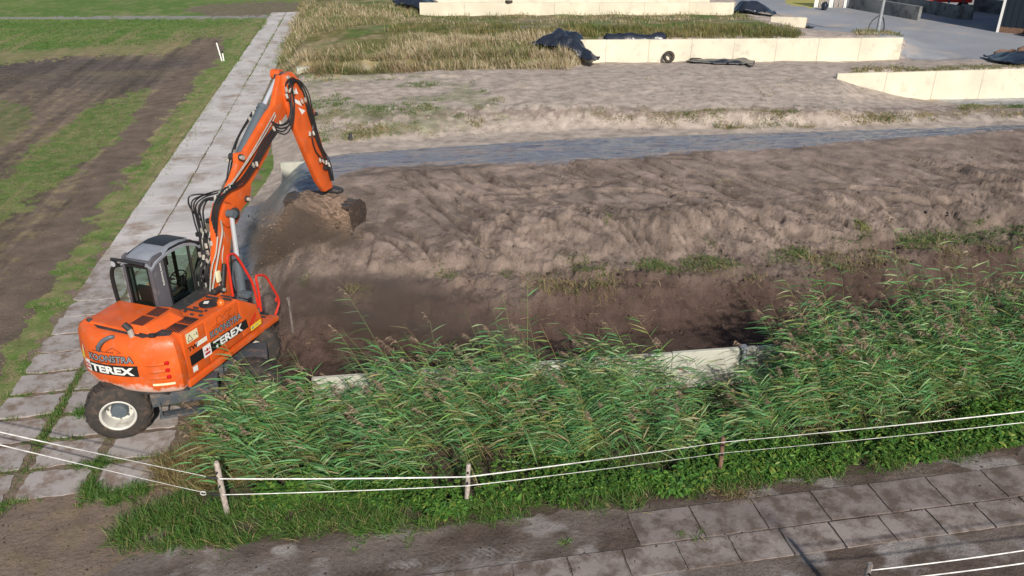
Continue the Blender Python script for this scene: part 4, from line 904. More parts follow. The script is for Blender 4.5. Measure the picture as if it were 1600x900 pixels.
# black window frames and glass
def win(ptsf, name='window', wdt=.05, mtf='black'):
    """frame following polygon of 3d points plus a pane"""
    fr = MB(); n_ = len(ptsf); P_ = [Vector(p) for p in ptsf]; cen = sum(P_, Vector()) / n_
    nrm = (P_[1] - P_[0]).cross(P_[2] - P_[0]).normalized()
    inn = [p + (cen - p).normalized() * wdt * 1.3 for p in P_]
    for i in range(n_):
        j = (i + 1) % n_; q = []
        for o_ in (-.015, .018):
            q += [P_[i] + nrm * o_, P_[j] + nrm * o_, inn[j] + nrm * o_, inn[i] + nrm * o_]
        fr.add(q, [(0, 1, 2, 3), (4, 7, 6, 5), (0, 4, 5, 1), (2, 6, 7, 3), (1, 5, 6, 2), (3, 7, 4, 0)])
    f_ = fr.build(name, M[mtf], cabp); g_ = MB(); g_.add(inn, [tuple(range(n_))]); g_.build('pane', M['glass'], f_); return f_
win([(cx0 + .08, -.115, 2.24), (cx1 - .09, -.115, 2.24), (cx1 - .09, -.105, 3.21), (cx0 + .08, -.105, 3.21)])
win([(cx1 - .01, .27, 2.02), (cx1 - .01, 1.30, 1.74), (cx1 - .01, 1.33, 3.14), (cx1 - .01, 1.12, 3.34), (cx1 - .01, .8, 3.40), (cx1 - .01, .5, 3.40), (cx1 - .01, .27, 3.34)])
win([(cx0 + .01, .08, 1.9), (cx0 + .01, 1.30, 1.74), (cx0 + .01, 1.33, 3.14), (cx0 + .01, 1.12, 3.34), (cx0 + .01, .5, 3.40), (cx0 + .01, .08, 3.34)])
win([(cx0, 1.33, 1.74), (cx1, 1.33, 1.74), (cx1, 1.345, 3.2), (cx0, 1.345, 3.2)])
mb = MB(); mb.tube([(cx1 - .02, 1.0, 1.8), (cx1 - .02, 1.02, 3.36)], .03, 6); mb.build('window_post', M['black'], cabp)
# opened door at the rear left
ud = -.12
D_ = [(cx0 - .02, ud, 3.16), (cx0 - .20, ud - .02, 3.10), (cx0 - .30, ud - .03, 2.85), (cx0 - .28, ud - .03, 2.2), (cx0 - .22, ud - .02, 1.75), (cx0 - .02, ud, 1.72)]
mb = MB(); mb.tube(smooth_path(D_[:-1], 5) + [Vector(D_[-1])], .042, 8); dr = mb.build('door_frame', M['black'], cabp, smooth=True)
mb = MB(); mb.add(D_, [tuple(range(6))]); mb.build('door_glass', M['glass'], dr)
mb = MB(); mb.tube([(cx0 - .22, -.14, 3.27), (cx0 + .1, -.15, 3.29), (cx1 - .12, -.15, 3.27)], .035, 8); mb.tube([(cx0 - .12, -.2, 3.20), (cx0 - .13, -.14, 3.20)], [.07, .05], 12); mb.build('rear_light_bar', M['blackplastic'], cabp, smooth=True)
mb = MB(); mb.tube([(cx0 - .13, -.205, 3.2), (cx0 - .13, -.212, 3.2)], .06, 12); mb.build('work_lamp', M['chrome'], cabp)
decal_font('www.koonstra', .085, lambda x, y: (cx1 + .022, .10 + y * 1.0, 3.22 - x), 'lettering', M['white'], cabp, bold=.0015)
# interior
mb = MB(); mb.box((-.52, .40, 1.95), (.44, .46, .14)); mb.prism([(.14, 1.98), (.06, 2.62), (.14, 2.64), (.24, 2.0)], -.74, -.30, 'x'); mb.build('seat', M['blackplastic'], cabp, bevel=.04)
mb = MB(); mb.box((-.20, .55, 2.02), (.16, .7, .34)); mb.box((-.50, 1.15, 2.0), (.12, .1, .8)); mb.build('console', M['blackplastic'], cabp, bevel=.03)
mb = MB(); c_ = Vector((-.50, 1.02, 2.42)); ax = Vector((0, -.5, .85)).normalized(); u_ = ax.orthogonal().normalized(); v_ = ax.cross(u_)
mb.tube([c_ + (u_ * math.cos(2 * math.pi * k / 24) + v_ * math.sin(2 * math.pi * k / 24)) * .19 for k in range(25)], .016, 6)
for k in range(3): mb.tube([c_ - ax * .03, c_ + (u_ * math.cos(2.1 * k) + v_ * math.sin(2.1 * k)) * .19], .012, 5)
mb.build('steering_wheel', M['blackplastic'], cabp, smooth=True)
mb = MB(); mb.box((cx0 + .06, .95, 2.85), (.05, .20, .34)); mb.tube([(cx0, 1.2, 3.1), (cx0 + .06, 1.0, 2.95)], .015, 6); mb.build('mirror', M['blackplastic'], cabp, bevel=.02)
mb = MB(); mb.box((-.62, 0.02, 2.26), (.5, .12, .06)); mb.build('rear_shelf', M['blackplastic'], cabp)
# --- boom system
BV = (.13, .26)
def outline(pts, v0, v1, name, m='orange', vm=None, bev=.02):
    pr = [LV(px, py, v1 if vm is None else vm) for px, py in pts]; mb = MB(); mb.prism(pr, v0, v1, 'x'); return mb.build(name, M[m], ex, bevel=bev, seg=2)
bb = outline([(345, 470), (362, 468), (365, 452), (358, 425), (361, 376), (368, 352), (374, 338), (370, 322), (352, 312), (340, 318), (334, 345), (337, 380), (335, 430), (336, 466)], *BV, 'boom_base')
b2 = outline([(346, 328), (349, 312), (356, 296), (364, 280), (371, 258), (371, 240), (384, 237), (400, 210), (417, 181), (429, 163), (433, 140), (438, 118), (457, 116), (463, 135), (447, 178), (431, 205), (417, 245), (393, 287), (391, 311), (375, 331), (360, 337)], *BV, 'boom')
st = outline([(446, 117), (456, 112), (468, 124), (479, 154), (492, 173), (491, 186), (501, 216), (517, 272), (520, 293), (508, 300), (497, 284), (478, 240), (459, 194), (450, 165), (446, 140)], .20, .34, 'stick')
def pl(px, py, v): u, z = LV(px, py, v); return (v, u, z)
def cyl(name, pts, rb, rr, split, m='steelblue', v=0.0):
    a_, b_ = Vector(pts[0]), Vector(pts[1]); c_ = a_.lerp(b_, split); mb = MB(); mb.tube([a_, c_], rb, 18); mb.tube([c_ - (c_ - a_).normalized() * .1, c_ + (c_ - a_).normalized() * .02], rb * 1.15, 18); o = mb.build(name, M[m], ex, smooth=True)
    mb = MB(); mb.tube([c_, b_], rr, 12); mb.build('rod', M['chrome'], o, smooth=True)
    dd = Vector((1, 0, 0))
    for p in (a_, b_): mb = MB(); mb.tube([p - dd * rb * .9, p + dd * rb * .9], rb * .85, 14); mb.build('eye', M[m], o, smooth=True)
    return o
cyl('boom_cylinder', (pl(379, 466, .50), pl(361.5, 334, .42)), .105, .055, .50)
cyl('boom_cylinder', (pl(368, 452, -.25), pl(365, 335, -.2)), .105, .055, .50)
cyl('stick_cylinder', (pl(373, 246, .02), pl(435, 117, .02)), .115, .055, .60)
for px, py, r_ in ((363, 333, .13), (386, 311, .075), (376, 246, .075), (347, 452, .08), (447, 121, .09), (493, 178, .05)):
    mb = MB(); p = Vector(pl(px, py, .28)); mb.tube([p - Vector((.28, 0, 0)), p + Vector((.10 if r_ > .1 else .04, 0, 0))], r_, 18); mb.build('pivot_pin', M['dark'], ex, smooth=True)
for px, py, r_ in ((386, 311, .045), (376, 246, .05), (447, 121, .05), (363, 333, .07), (347, 452, .04)):
    mb = MB(); p = Vector(pl(px, py, .30)); mb.tube([p, p + Vector((.08, 0, 0))], r_, 12); mb.build('pin_cap', M['silver'], ex, smooth=True)
mb = MB(); p = Vector(pl(433, 116, .0)); mb.tube([p - Vector((.12, 0, 0)), p + Vector((.12, 0, 0))], .12, 18); mb.build('cylinder_lug', M['orange'], ex, smooth=True)
# plates beside the lower joint
outline([(344, 345), (352, 318), (366, 320), (376, 338), (370, 350), (356, 356)], .262, .31, 'joint_plate')
# white chevrons on the stick
mb = MB()
for q in (((462, 136), (466, 147), (461, 146)), ((457, 153), (468, 158), (472, 166), (462, 161)), ((466, 168), (477, 173), (472, 179))):
    pr = [LV(px, py, .345) for px, py in q]; mb.add([(.346, u, z) for u, z in pr], [tuple(range(len(pr)))])
mb.build('chevron_marking', M['white'], st)
# --- hydraulics: hoses and pipes
def hose(pts, r=.018, k=5, m='hose', name='hose'):
    jt = lambda: random.uniform(-1.7, 1.7); pts = [pts[0]] + [(a_ + jt(), b_ + jt(), c_ + random.uniform(-.02, .02)) for a_, b_, c_ in pts[1:-1]] + [pts[-1]]; r = r * random.uniform(.85, 1.2)
    mb = MB(); mb.tube(smooth_path([pl(*p) for p in pts], k), r, 7); return mb.build(name, M[m], ex, smooth=True)
for i in range(6):   # loops at the boom foot joint
    o_ = i * 2.2
    hose([(312 + o_, 372, -.3), (303 + o_ * 1.3, 345, -.35), (300 + o_ * 1.5, 318 + o_, -.35), (312 + o_, 305 + o_ * .9, -.3), (335, 300 + o_, -.2), (352, 296 + o_ * .8, -.05)], .020)
hose([(316, 346, -.5), (303, 334, -.6), (294, 318, -.6), (297, 308, -.55), (312, 304, -.4), (328, 305, -.3)], .020)
for i in range(5):   # bundle along the side of the boom
    hose([(330 + i * 2, 345 + i * 6, .3), (334 + i * 1.5, 318 + i * 2, .34), (350 + i * 1.6, 296 + i, .34), (372 + i * 2, 282 + i, .36), (392 + i * 2, 256 + i, .34), (410 + i * 2, 222 + i * 1.5, .34), (428 + i * 1.6, 198 + i * 2, .34)], .017)
for i in range(5):   # left of the stick cylinder
    hose([(352 + i * 2, 300, -.2), (357 + i * 2, 272, -.2), (361 + i * 2, 246, -.2), (372 + i * 2, 215, -.2), (388 + i * 2, 185, -.18), (396 + i * 2, 172, -.15)] if i < 2 else [(348 + i * 2, 298, -.15), (358 + i * 2, 268, -.1), (372 + i * 2.2, 244, -.1), (392 + i * 2.4, 208, -.05)], .017)
for i in range(5):   # curved loops between boom and stick
    hose([(424 + i * 2, 190 + i * 4, .34), (438 + i * 2, 194 + i * 3.5, .42), (450 + i * 1.5, 186 + i * 2.2, .45), (455 + i * 1.2, 165, .45), (450 + i * 2, 145, .42), (447 + i * 2.5, 130 + i, .40), (456 + i * 2, 122 + i, .38), (467 + i * .8, 130 + i * 2, .38)], .018)
for i in range(4):   # down the stick
    hose([(464 + i * 2, 124 + i, .37), (474 + i * 2, 145, .38), (481 + i * 2.5, 172, .38), (488 + i * 2.5, 200, .38), (496 + i * 3, 222 + i * 3, .40), (504 + i * 2.5, 245, .42), (511 + i * 2, 262, .40), (517 + i * 1.5, 282, .36)], .017)
hose([(478, 160, .36), (489, 195, .37), (487, 215, .38), (494, 235, .40), (505, 250, .42), (512, 260, .4)], .017)
for i in range(11):   # pipes and hoses standing between the cab and the boom
    x0 = 309 + i * 3.6; vv_ = -.10 + .036 * i; w_ = random.uniform(-3, 3); w2 = random.uniform(-3, 3)
    sil = i % 3 == 1
    hose([(x0 + 1, 462, vv_), (x0 - 2 + w_, 440, vv_), (x0 + w2, 418, vv_), (x0 + 3 + w_ * .5, 398, vv_), (x0 + 4, 378, vv_), (x0 + 4 + w2 * .4, 362, vv_)], .017 if sil else .021, 4, 'silver' if sil else 'hose', 'pipe' if sil else 'hose')
for i in range(6):
    x0 = 310 + i * 5; vv_ = .0 + .04 * i
    hose([(x0, 455 - i * 3, vv_), (x0 - 6 + 3 * (i % 2), 425, vv_), (x0 + 7, 400, vv_), (x0 + 2, 372, vv_)], .019)
hose([(332, 452, .30), (338, 425, .31), (344, 390, .31), (347, 362, .32), (345, 345, .32)], .018, 5, 'silver', 'pipe'); hose([(328, 455, .30), (331, 420, .31), (336, 395, .31), (340, 370, .31)], .016, 5, 'silver', 'pipe')
for q in range(3): hose([(352 + q * 3, 300 - q * 3, .34), (388 + q * 3, 246 - q * 3, .34), (420 + q * 3, 190 - q * 2, .30), (429, 176, .3)], .011, 5, 'silver', 'pipe')
for px, py, v in ((314, 372, -.3), (320, 374, -.28), (326, 372, -.25), (315, 360, -.3), (322, 362, -.28), (318, 385, -.2), (326, 390, -.2), (332, 400, -.15), (318, 410, -.2), (328, 420, -.1), (334, 436, .0), (322, 440, -.15), (318, 425, -.2), (354, 295, .34), (350, 300, .34), (358, 291, .36), (343, 303, .32), (336, 309, .3),
                  (356, 250, -.2), (360, 244, -.2), (366, 238, -.2), (390, 186, -.15), (396, 176, -.12), (433, 196, .36), (428, 201, .36), (438, 192, .38), (447, 140, .42), (453, 141, .42), (459, 143, .40), (448, 150, .42), (472, 158, .4), (477, 156, .4), (490, 208, .42), (484, 209, .4), (505, 252, .44), (510, 254, .44), (514, 257, .42), (500, 250, .44), (396, 258, .38), (401, 256, .38), (312, 398, .02), (318, 402, .05), (324, 408, .1), (330, 412, .12), (314, 430, .0), (321, 446, .05), (327, 432, .1), (311, 444, -.05), (333, 448, .14), (336, 424, .2), (322, 384, .1), (330, 380, .15), (316, 416, .03), (325, 395, .1)):
    mb = MB(); p = Vector(pl(px, py, v)); d_ = Vector((random.uniform(-.3, .3), random.uniform(-.4, .4), 1)).normalized(); mb.tube([p - d_ * .055, p + d_ * .055], random.uniform(.022, .034), 7); mb.box(p, (.05, .05, .035), rz=random.random()); mb.build('hose_fitting', M['silver'], ex)
for px, py, v, w_ in ((317, 367, -.33, .34), (334, 368, -.1, .16), (326, 345, -.2, .12), (508, 262, .38, .10)): mb = MB(); mb.box(pl(px, py, v), (w_, .10, .10)); mb.build('hose_clamp', M['blackplastic'], ex, bevel=.02)
mb = MB(); p = pl(341, 432, .33); mb.box(p, (.05, .13, .26)); mb.build('control_box', M['cream'], ex, bevel=.02)
mb = MB(); mb.tube([pl(348, 447, .36), pl(350, 412, .36)], .05, 12); mb.build('accumulator', M['blackplastic'], ex, smooth=True)
# red handrails
def rail(pts, name='handrail'):
    mb = MB(); mb.tube(smooth_path(pts, 3), .028, 8); mb.build(name, M['red'], ex, smooth=True)
rail([pl(364, 463, .92), pl(358, 425, .92), pl(355, 403, .92), pl(361, 397, .92), pl(370, 401, .92), pl(388, 430, .98), pl(396, 447, 1.0), pl(404, 480, 1.0)])
rail([pl(408, 486, 1.05), pl(404, 455, 1.05), pl(400, 434, 1.05), pl(404, 430, 1.05), pl(415, 432, 1.05), pl(426, 450, 1.05), pl(436, 470, 1.05), pl(430, 492, 1.05)])
mb = MB(); mb.lathe([(.06, -.02), (.06, .02)], pl(433, 468, 1.05), (1, 0, 0), 14); mb.build('rail_marker', M['red'], ex)
mb = MB(); mb.box(pl(383, 460, .7), (.28, .2, .10)); mb.build('bracket', M['steelblue'], ex, bevel=.02)
# --- bucket with quick coupler
be = Vector((.14, *LV(524, 297, .2)))
mb = MB(); mb.lathe([(.20, -.05), (.22, -.02), (.22, .04), (.16, .06)], be + Vector((.08, -.02, .03)), (.2, .2, 1), 22); mb.tube([be + Vector((.05, 0, -.05)), be + Vector((.05, 0, -.3))], .14, 14); mb.box(be + Vector((.05, 0, -.28)), (.45, .34, .1)); mb.build('tilt_coupler', M['dark'], ex, bevel=.01)
mb = MB(); mb.tube([pl(503, 284, .15), pl(519, 303, .15)], .10, 12); mb.build('link', M['dark'], ex, smooth=True)
bk0, bk1 = -1.02, .98
US = -.14
prof = [(6.02, 2.46), (6.30, 2.56), (6.62, 2.52), (6.86, 2.34), (6.92, 2.08), (6.80, 1.84), (6.52, 1.72), (6.20, 1.72)]
inn = [(6.02, 2.43), (6.30, 2.53), (6.60, 2.49), (6.82, 2.32), (6.88, 2.08), (6.77, 1.87), (6.51, 1.75), (6.20, 1.745)]
prof = [(a_ + US, b_) for a_, b_ in prof]; inn = [(a_ + US, b_) for a_, b_ in inn]
mb = MB(); mb.prism(prof + inn[::-1], bk0, bk1, 'x'); bkt = mb.build('bucket', M['bucket'], ex, smooth=False)
mb = MB(); sd = [(6.05, 2.44), (6.30, 2.58), (6.64, 2.54), (6.89, 2.35), (6.95, 2.08), (6.82, 1.81), (6.52, 1.69), (6.18, 1.69), (6.10, 2.0)]
sd = [(a_ + US, b_) for a_, b_ in sd]; mb.prism(sd, bk1, bk1 + .03, 'x'); mb.build('bucket_side_plate', M['bucket'], bkt, bevel=.005); mb = MB(); mb.prism(sd, bk0 - .03, bk0, 'x'); mb.build('bucket_side_plate', M['bucket'], bkt, bevel=.005)
mb = MB(); mb.box(((bk0 + bk1) / 2, 6.02, 2.50), (bk1 - bk0, .12, .07)); mb.build('bucket_edge', M['dark'], bkt, bevel=.01); mb = MB(); mb.box(((bk0 + bk1) / 2, 6.0, 1.715), (bk1 - bk0 + .08, .22, .03)); mb.build('bucket_edge', M['dark'], bkt, bevel=.01)
# --- driver
def skinbody(name, verts, edges, m, parent, root=0, sub=2):
    me = bpy.data.meshes.new(name); me.from_pydata([v[0] for v in verts], edges, []); o = bpy.data.objects.new(name, me); C.objects.link(o)
    md = o.modifiers.new('skin', 'SKIN'); sv = me.skin_vertices[0].data
    for i, v in enumerate(verts): r_ = v[1]; sv[i].radius = r_ if isinstance(r_, tuple) else (r_, r_)
    sv[root].use_root = True; md.use_smooth_shade = True; ss = o.modifiers.new('sub', 'SUBSURF'); ss.levels = ss.render_levels = sub
    o.parent = parent; me.materials.append(m); return o
def W_(v, u, z): p = Vector((SX, SY, 0)) + VV * v + UU * u; return Vector((p.x, p.y, z))
pv, pu, pz = -.50, .42, 2.06
K = lambda a_, b_, c_: tuple(W_(pv + a_, pu + b_, pz + c_))
Vb = [(K(0, -.05, .06), (.16, .12)), (K(0, -.10, .22), (.14, .11)), (K(0, -.10, .42), (.17, .11)), (K(0, -.07, .50), .08), (K(0, -.05, .58), .055),
      (K(.09, .0, .03), .10), (K(.12, .42, .06), .075), (K(.12, .52, -.30), .05), (K(.12, .60, -.36), .045),
      (K(-.09, .0, .03), .10), (K(-.12, .42, .06), .075), (K(-.12, .52, -.30), .05), (K(-.12, .60, -.36), .045),
      (K(.20, -.07, .44), .07), (K(.26, .06, .22), .055), (K(.20, .34, .20), .04), (K(.18, .40, .20), .032),
      (K(-.20, -.07, .44), .07), (K(-.26, .10, .24), .055), (K(-.16, .40, .30), .04), (K(-.14, .46, .32), .032)]
Eb = [(0, 1), (1, 2), (2, 3), (3, 4), (0, 5), (5, 6), (6, 7), (7, 8), (0, 9), (9, 10), (10, 11), (11, 12), (2, 13), (13, 14), (14, 15), (15, 16), (2, 17), (17, 18), (18, 19), (19, 20)]
dvr = skinbody('person', Vb, Eb, M['skin'], None); tag(dvr, 'seated driver in a light blue short-sleeved shirt inside the grey cab', 'person')
def kid(name, vs, es, m): o = skinbody(name, vs, es, m, dvr); return o
kid('shirt', [(K(0, -.05, .07), (.175, .135)), (K(0, -.10, .24), (.155, .125)), (K(0, -.10, .43), (.185, .125)), (K(0, -.07, .50), .09), (K(.20, -.07, .44), .085), (K(.245, .02, .28), .072), (K(-.20, -.07, .44), .085), (K(-.245, .04, .29), .072)], [(0, 1), (1, 2), (2, 3), (2, 4), (4, 5), (2, 6), (6, 7)], M['shirt'])
kid('trousers', [(K(0, -.05, .05), (.165, .13)), (K(.09, .0, .03), .115), (K(.12, .42, .06), .09), (K(.12, .51, -.26), .065), (K(-.09, .0, .03), .115), (K(-.12, .42, .06), .09), (K(-.12, .51, -.26), .065)], [(0, 1), (1, 2), (2, 3), (0, 4), (4, 5), (5, 6)], M['cloth'])
# head joined by its neck: egg shape with nose, plus hair
def headmesh():
    bm = bmesh.new(); bmesh.ops.create_uvsphere(bm, u_segments=28, v_segments=20, radius=1)
    for v in bm.verts:
        x_, y_, z_ = v.co; wx = .078 * (1 - .18 * max(0, -z_)); yy = .098; v.co = (x_ * wx, y_ * yy * (1 - .08 * max(0, -z_)), z_ * .12)
        if y_ > .8 and -.25 < z_ < .15 and abs(x_) < .22: v.co.y += .022 * (1 - abs(x_) / .22)
        if y_ > .7 and .1 < z_ < .3 and .2 < abs(x_) < .5: v.co.y -= .012
        if y_ > .75 and -.55 < z_ < -.4 and abs(x_) < .35: v.co.y += .006
    for s_ in (-1, 1): bmesh.ops.create_icosphere(bm, subdivisions=2, radius=.022, matrix=Matrix.Translation((s_ * .078, -.005, -.005)) @ Matrix.Diagonal((.5, 1, 1.4, 1)))
    me = bpy.data.meshes.new('head'); bm.to_mesh(me); bm.free(); me.shade_smooth(); return me
hm = headmesh(); hm.materials.append(M['skin']); hd = bpy.data.objects.new('head', hm); C.objects.link(hd); hd.location = K(0, -.02, .70); hd.rotation_euler = (R(-12), 0, SLW); hd.parent = dvr
mb = MB(); mb.lathe([(.082, 0), (.086, .02), (.075, .07), (.045, .10), (0, .112)], (0, -.012, .012), (0, -.25, 1), 22); hr = mb.build('hair', M['woodbrown'], dvr, smooth=True); hr.location = hd.location; hr.rotation_euler = hd.rotation_euler
# hands with fingers
for s_, wp, dr_ in ((1, (.18, .40, .20), (-.02, .11, -.01)), (-1, (-.14, .46, .32), (.03, .10, .02))):
    b0 = Vector(wp); dd = Vector(dr_); sd_ = Vector((.022, 0, 0))
    Vh = [(K(*b0), .03), (K(*(b0 + dd * .55)), (.042, .02))]; Eh = [(0, 1)]
    for f_ in range(4):
        o_ = sd_ * (f_ - 1.5); L_ = (.85, 1, .95, .75)[f_]; k0 = len(Vh)
        Vh += [(K(*(b0 + dd * .8 + o_)), .010), (K(*(b0 + dd * (.8 + .3 * L_) + o_ + Vector((0, 0, -.012)))), .0095), (K(*(b0 + dd * (.8 + .45 * L_) + o_ + Vector((0, 0, -.045)))), .0085)]; Eh += [(1, k0), (k0, k0 + 1), (k0 + 1, k0 + 2)]
    k0 = len(Vh); Vh += [(K(*(b0 + dd * .5 + Vector((-s_ * .045, 0, -.005)))), .011), (K(*(b0 + dd * .85 + Vector((-s_ * .06, 0, -.02)))), .009)]; Eh += [(1, k0), (k0, k0 + 1)]
    kid('hand', Vh, Eh, M['skin'])
# --- sand in and under the bucket
def lump(name, cen, rad, lab, cat, amp=.16, sub=6, kind=None, seed=1, flat=0.0):
    bm = bmesh.new(); bmesh.ops.create_icosphere(bm, subdivisions=sub, radius=1); P = np.array([v.co[:] for v in bm.verts]); F = [[v.index for v in f.verts] for f in bm.faces]; bm.free()
    n_ = fbm(P[:, 0] * 2.5 + P[:, 2] * 1.7 + 9, P[:, 1] * 2.5 - P[:, 2] * 2.1, seed, 5) - .5; n2 = fbm(P[:, 0] * 14 + P[:, 2] * 9, P[:, 1] * 14 - P[:, 2] * 11, seed + 3, 4) - .5
    k = 1 + n_ * amp * 1.8 + n2 * amp * 1.1; Q = np.sign(P) * np.abs(P) ** .72 if flat else P; Q = Q / np.maximum(np.abs(Q).max(1), 1)[:, None]; Q = Q * k[:, None] * np.array(rad)
    X = np.array(cen)[None] + Q[:, :1] * np.array(VV)[None] + Q[:, 1:2] * np.array(UU)[None] + Q[:, 2:] * np.array([0, 0, 1])[None]
    colr = np.array((.235, .165, .125)) * (1 + n_ * .8 + n2 * 1.5)[:, None]
    o = npmesh(name, X, F, M['soil'], colr); tag(o, lab, cat, kind=kind); return o
lump('sand_load', W_(-.02, 6.22, 2.20), (.96, .50, .44), None, None, kind='stuff', flat=1)
# falling sand: grains streaming from the lip to the mound
Ng = 330000
v = rng.uniform(-1.02, .98, Ng); strand = fbm(v * 7, v * 0 + 2, 7, 4); keep = rng.random(Ng) < np.clip((strand - .46) * 10, .04, 1); v = v[keep]
t = rng.random(len(v)) ** .9; z0 = 2.35 - .25 * rng.random(len(v)); z = z0 - t * (z0 - .95)
u = 5.95 - .30 * t + rng.normal(0, .05 + .10 * t, len(v)); v = v + rng.normal(0, .01 + .05 * t, len(v)) - .35 * t * np.clip(-v, 0, 1) - .10 * t
ex_n = 14000; v2 = rng.normal(-.6, .55, ex_n); u2 = rng.normal(5.8, .35, ex_n); z2 = rng.uniform(.9, 2.2, ex_n); v = np.r_[v, v2]; u = np.r_[u, u2]; z = np.r_[z, z2]
Pc = np.array([SX, SY, 0])[None] + v[:, None] * np.array(VV)[None] + u[:, None] * np.array(UU)[None] + z[:, None] * np.array([0, 0, 1])[None]
sz = rng.uniform(.0028, .0065, len(v)) * (1 + 2.2 * (rng.random(len(v)) < .03)); tet = np.array([[1, 1, 1], [1, -1, -1], [-1, 1, -1], [-1, -1, 1]], float)
V4 = Pc[:, None, :] + tet[None] * sz[:, None, None] * np.array([1, 1, 1.5])[None, None]
F4 = (np.arange(len(v)) * 4)[:, None, None] + np.array([[0, 1, 2], [0, 3, 1], [0, 2, 3], [1, 3, 2]])[None]
cg = np.repeat(np.array((.30, .215, .16))[None] * (rng.uniform(.7, 1.25, (len(v), 1)) * (.75 + .9 * fbm(v * 9, z * 0 + 5, 17, 2)[:, None])), 4, 0)
o = npmesh('falling_sand', V4.reshape(-1, 3), F4.reshape(-1, 3), M['plume'], cg, smooth=False); tag(o, kind='stuff')
nb = 90; bmc = bmesh.new(); bmesh.ops.create_icosphere(bmc, subdivisions=1, radius=1); Pc_ = np.array([v_.co[:] for v_ in bmc.verts]); Fc_ = np.array([[q_.index for q_ in f_.verts] for f_ in bmc.faces]); bmc.free()
vc = rng.uniform(-1.0, .9, nb); uc_ = rng.normal(5.75, .12, nb); zc = rng.uniform(1.0, 2.2, nb); sc_ = .015 + .035 * rng.random(nb) ** 2.5
Cc = np.array([SX, SY, 0])[None] + vc[:, None] * np.array(VV)[None] + uc_[:, None] * np.array(UU)[None] + zc[:, None] * np.array([0, 0, 1])[None]
Vc = (Pc_[None] * (1 + rng.normal(0, .22, (nb, len(Pc_), 1))) * sc_[:, None, None] + Cc[:, None]).reshape(-1, 3); Fc2 = ((np.arange(nb) * len(Pc_))[:, None, None] + Fc_[None]).reshape(-1, 3)
o = npmesh('falling_clods', Vc, Fc2, M['soil'], np.tile(np.array([.20, .14, .10]), (len(Vc), 1)), smooth=False); tag(o, kind='stuff')
# drifting dust: soft volumes
def dustvol(name, cen, rad, dens, col):
    m = bpy.data.materials.new(name); m.use_nodes = True; N = m.node_tree.nodes; L = m.node_tree.links; N.remove(N['Principled BSDF'])
    pv_ = N.new('ShaderNodeVolumePrincipled'); pv_.inputs['Color'].default_value = (*col, 1); pv_.inputs['Anisotropy'].default_value = .2
    tc = N.new('ShaderNodeTexCoord'); ln = N.new('ShaderNodeVectorMath'); ln.operation = 'LENGTH'; L.new(tc.outputs['Object'], ln.inputs[0])
    mr = N.new('ShaderNodeMapRange'); mr.inputs[1].default_value = 1.0; mr.inputs[2].default_value = .15; L.new(ln.outputs['Value'], mr.inputs[0])
    ns = N.new('ShaderNodeTexNoise'); ns.inputs['Scale'].default_value = 1.7; ns.inputs['Detail'].default_value = 5; ns.inputs['Distortion'].default_value = .6; L.new(tc.outputs['Object'], ns.inputs[0])
    m2 = N.new('ShaderNodeMapRange'); m2.inputs[1].default_value = .42; m2.inputs[2].default_value = .68; L.new(ns.outputs[0], m2.inputs[0])
    mu = N.new('ShaderNodeMath'); mu.operation = 'MULTIPLY'; L.new(mr.outputs[0], mu.inputs[0]); L.new(m2.outputs[0], mu.inputs[1])
    mu2 = N.new('ShaderNodeMath'); mu2.operation = 'MULTIPLY'; mu2.inputs[1].default_value = dens; L.new(mu.outputs[0], mu2.inputs[0]); L.new(mu2.outputs[0], pv_.inputs['Density']); L.new(pv_.outputs[0], N['Material Output'].inputs['Volume'])
    bm = bmesh.new(); bmesh.ops.create_icosphere(bm, subdivisions=3, radius=1); me = bpy.data.meshes.new(name); bm.to_mesh(me); bm.free(); me.materials.append(m)
    o = bpy.data.objects.new(name, me); C.objects.link(o); o.location = cen; o.scale = rad; o.rotation_euler = (0, 0, SLW); tag(o, kind='stuff')
dustvol('dust_cloud', W_(-.50, 5.5, 1.35), (2.1, .85, 1.6), 10, (.66, .50, .39))
x, y, z = zat(590, 495); dustvol('low_dust', (x, y - .3, z + .35), (3.9, 1.4, 1.1), 3.6, (.58, .43, .35))
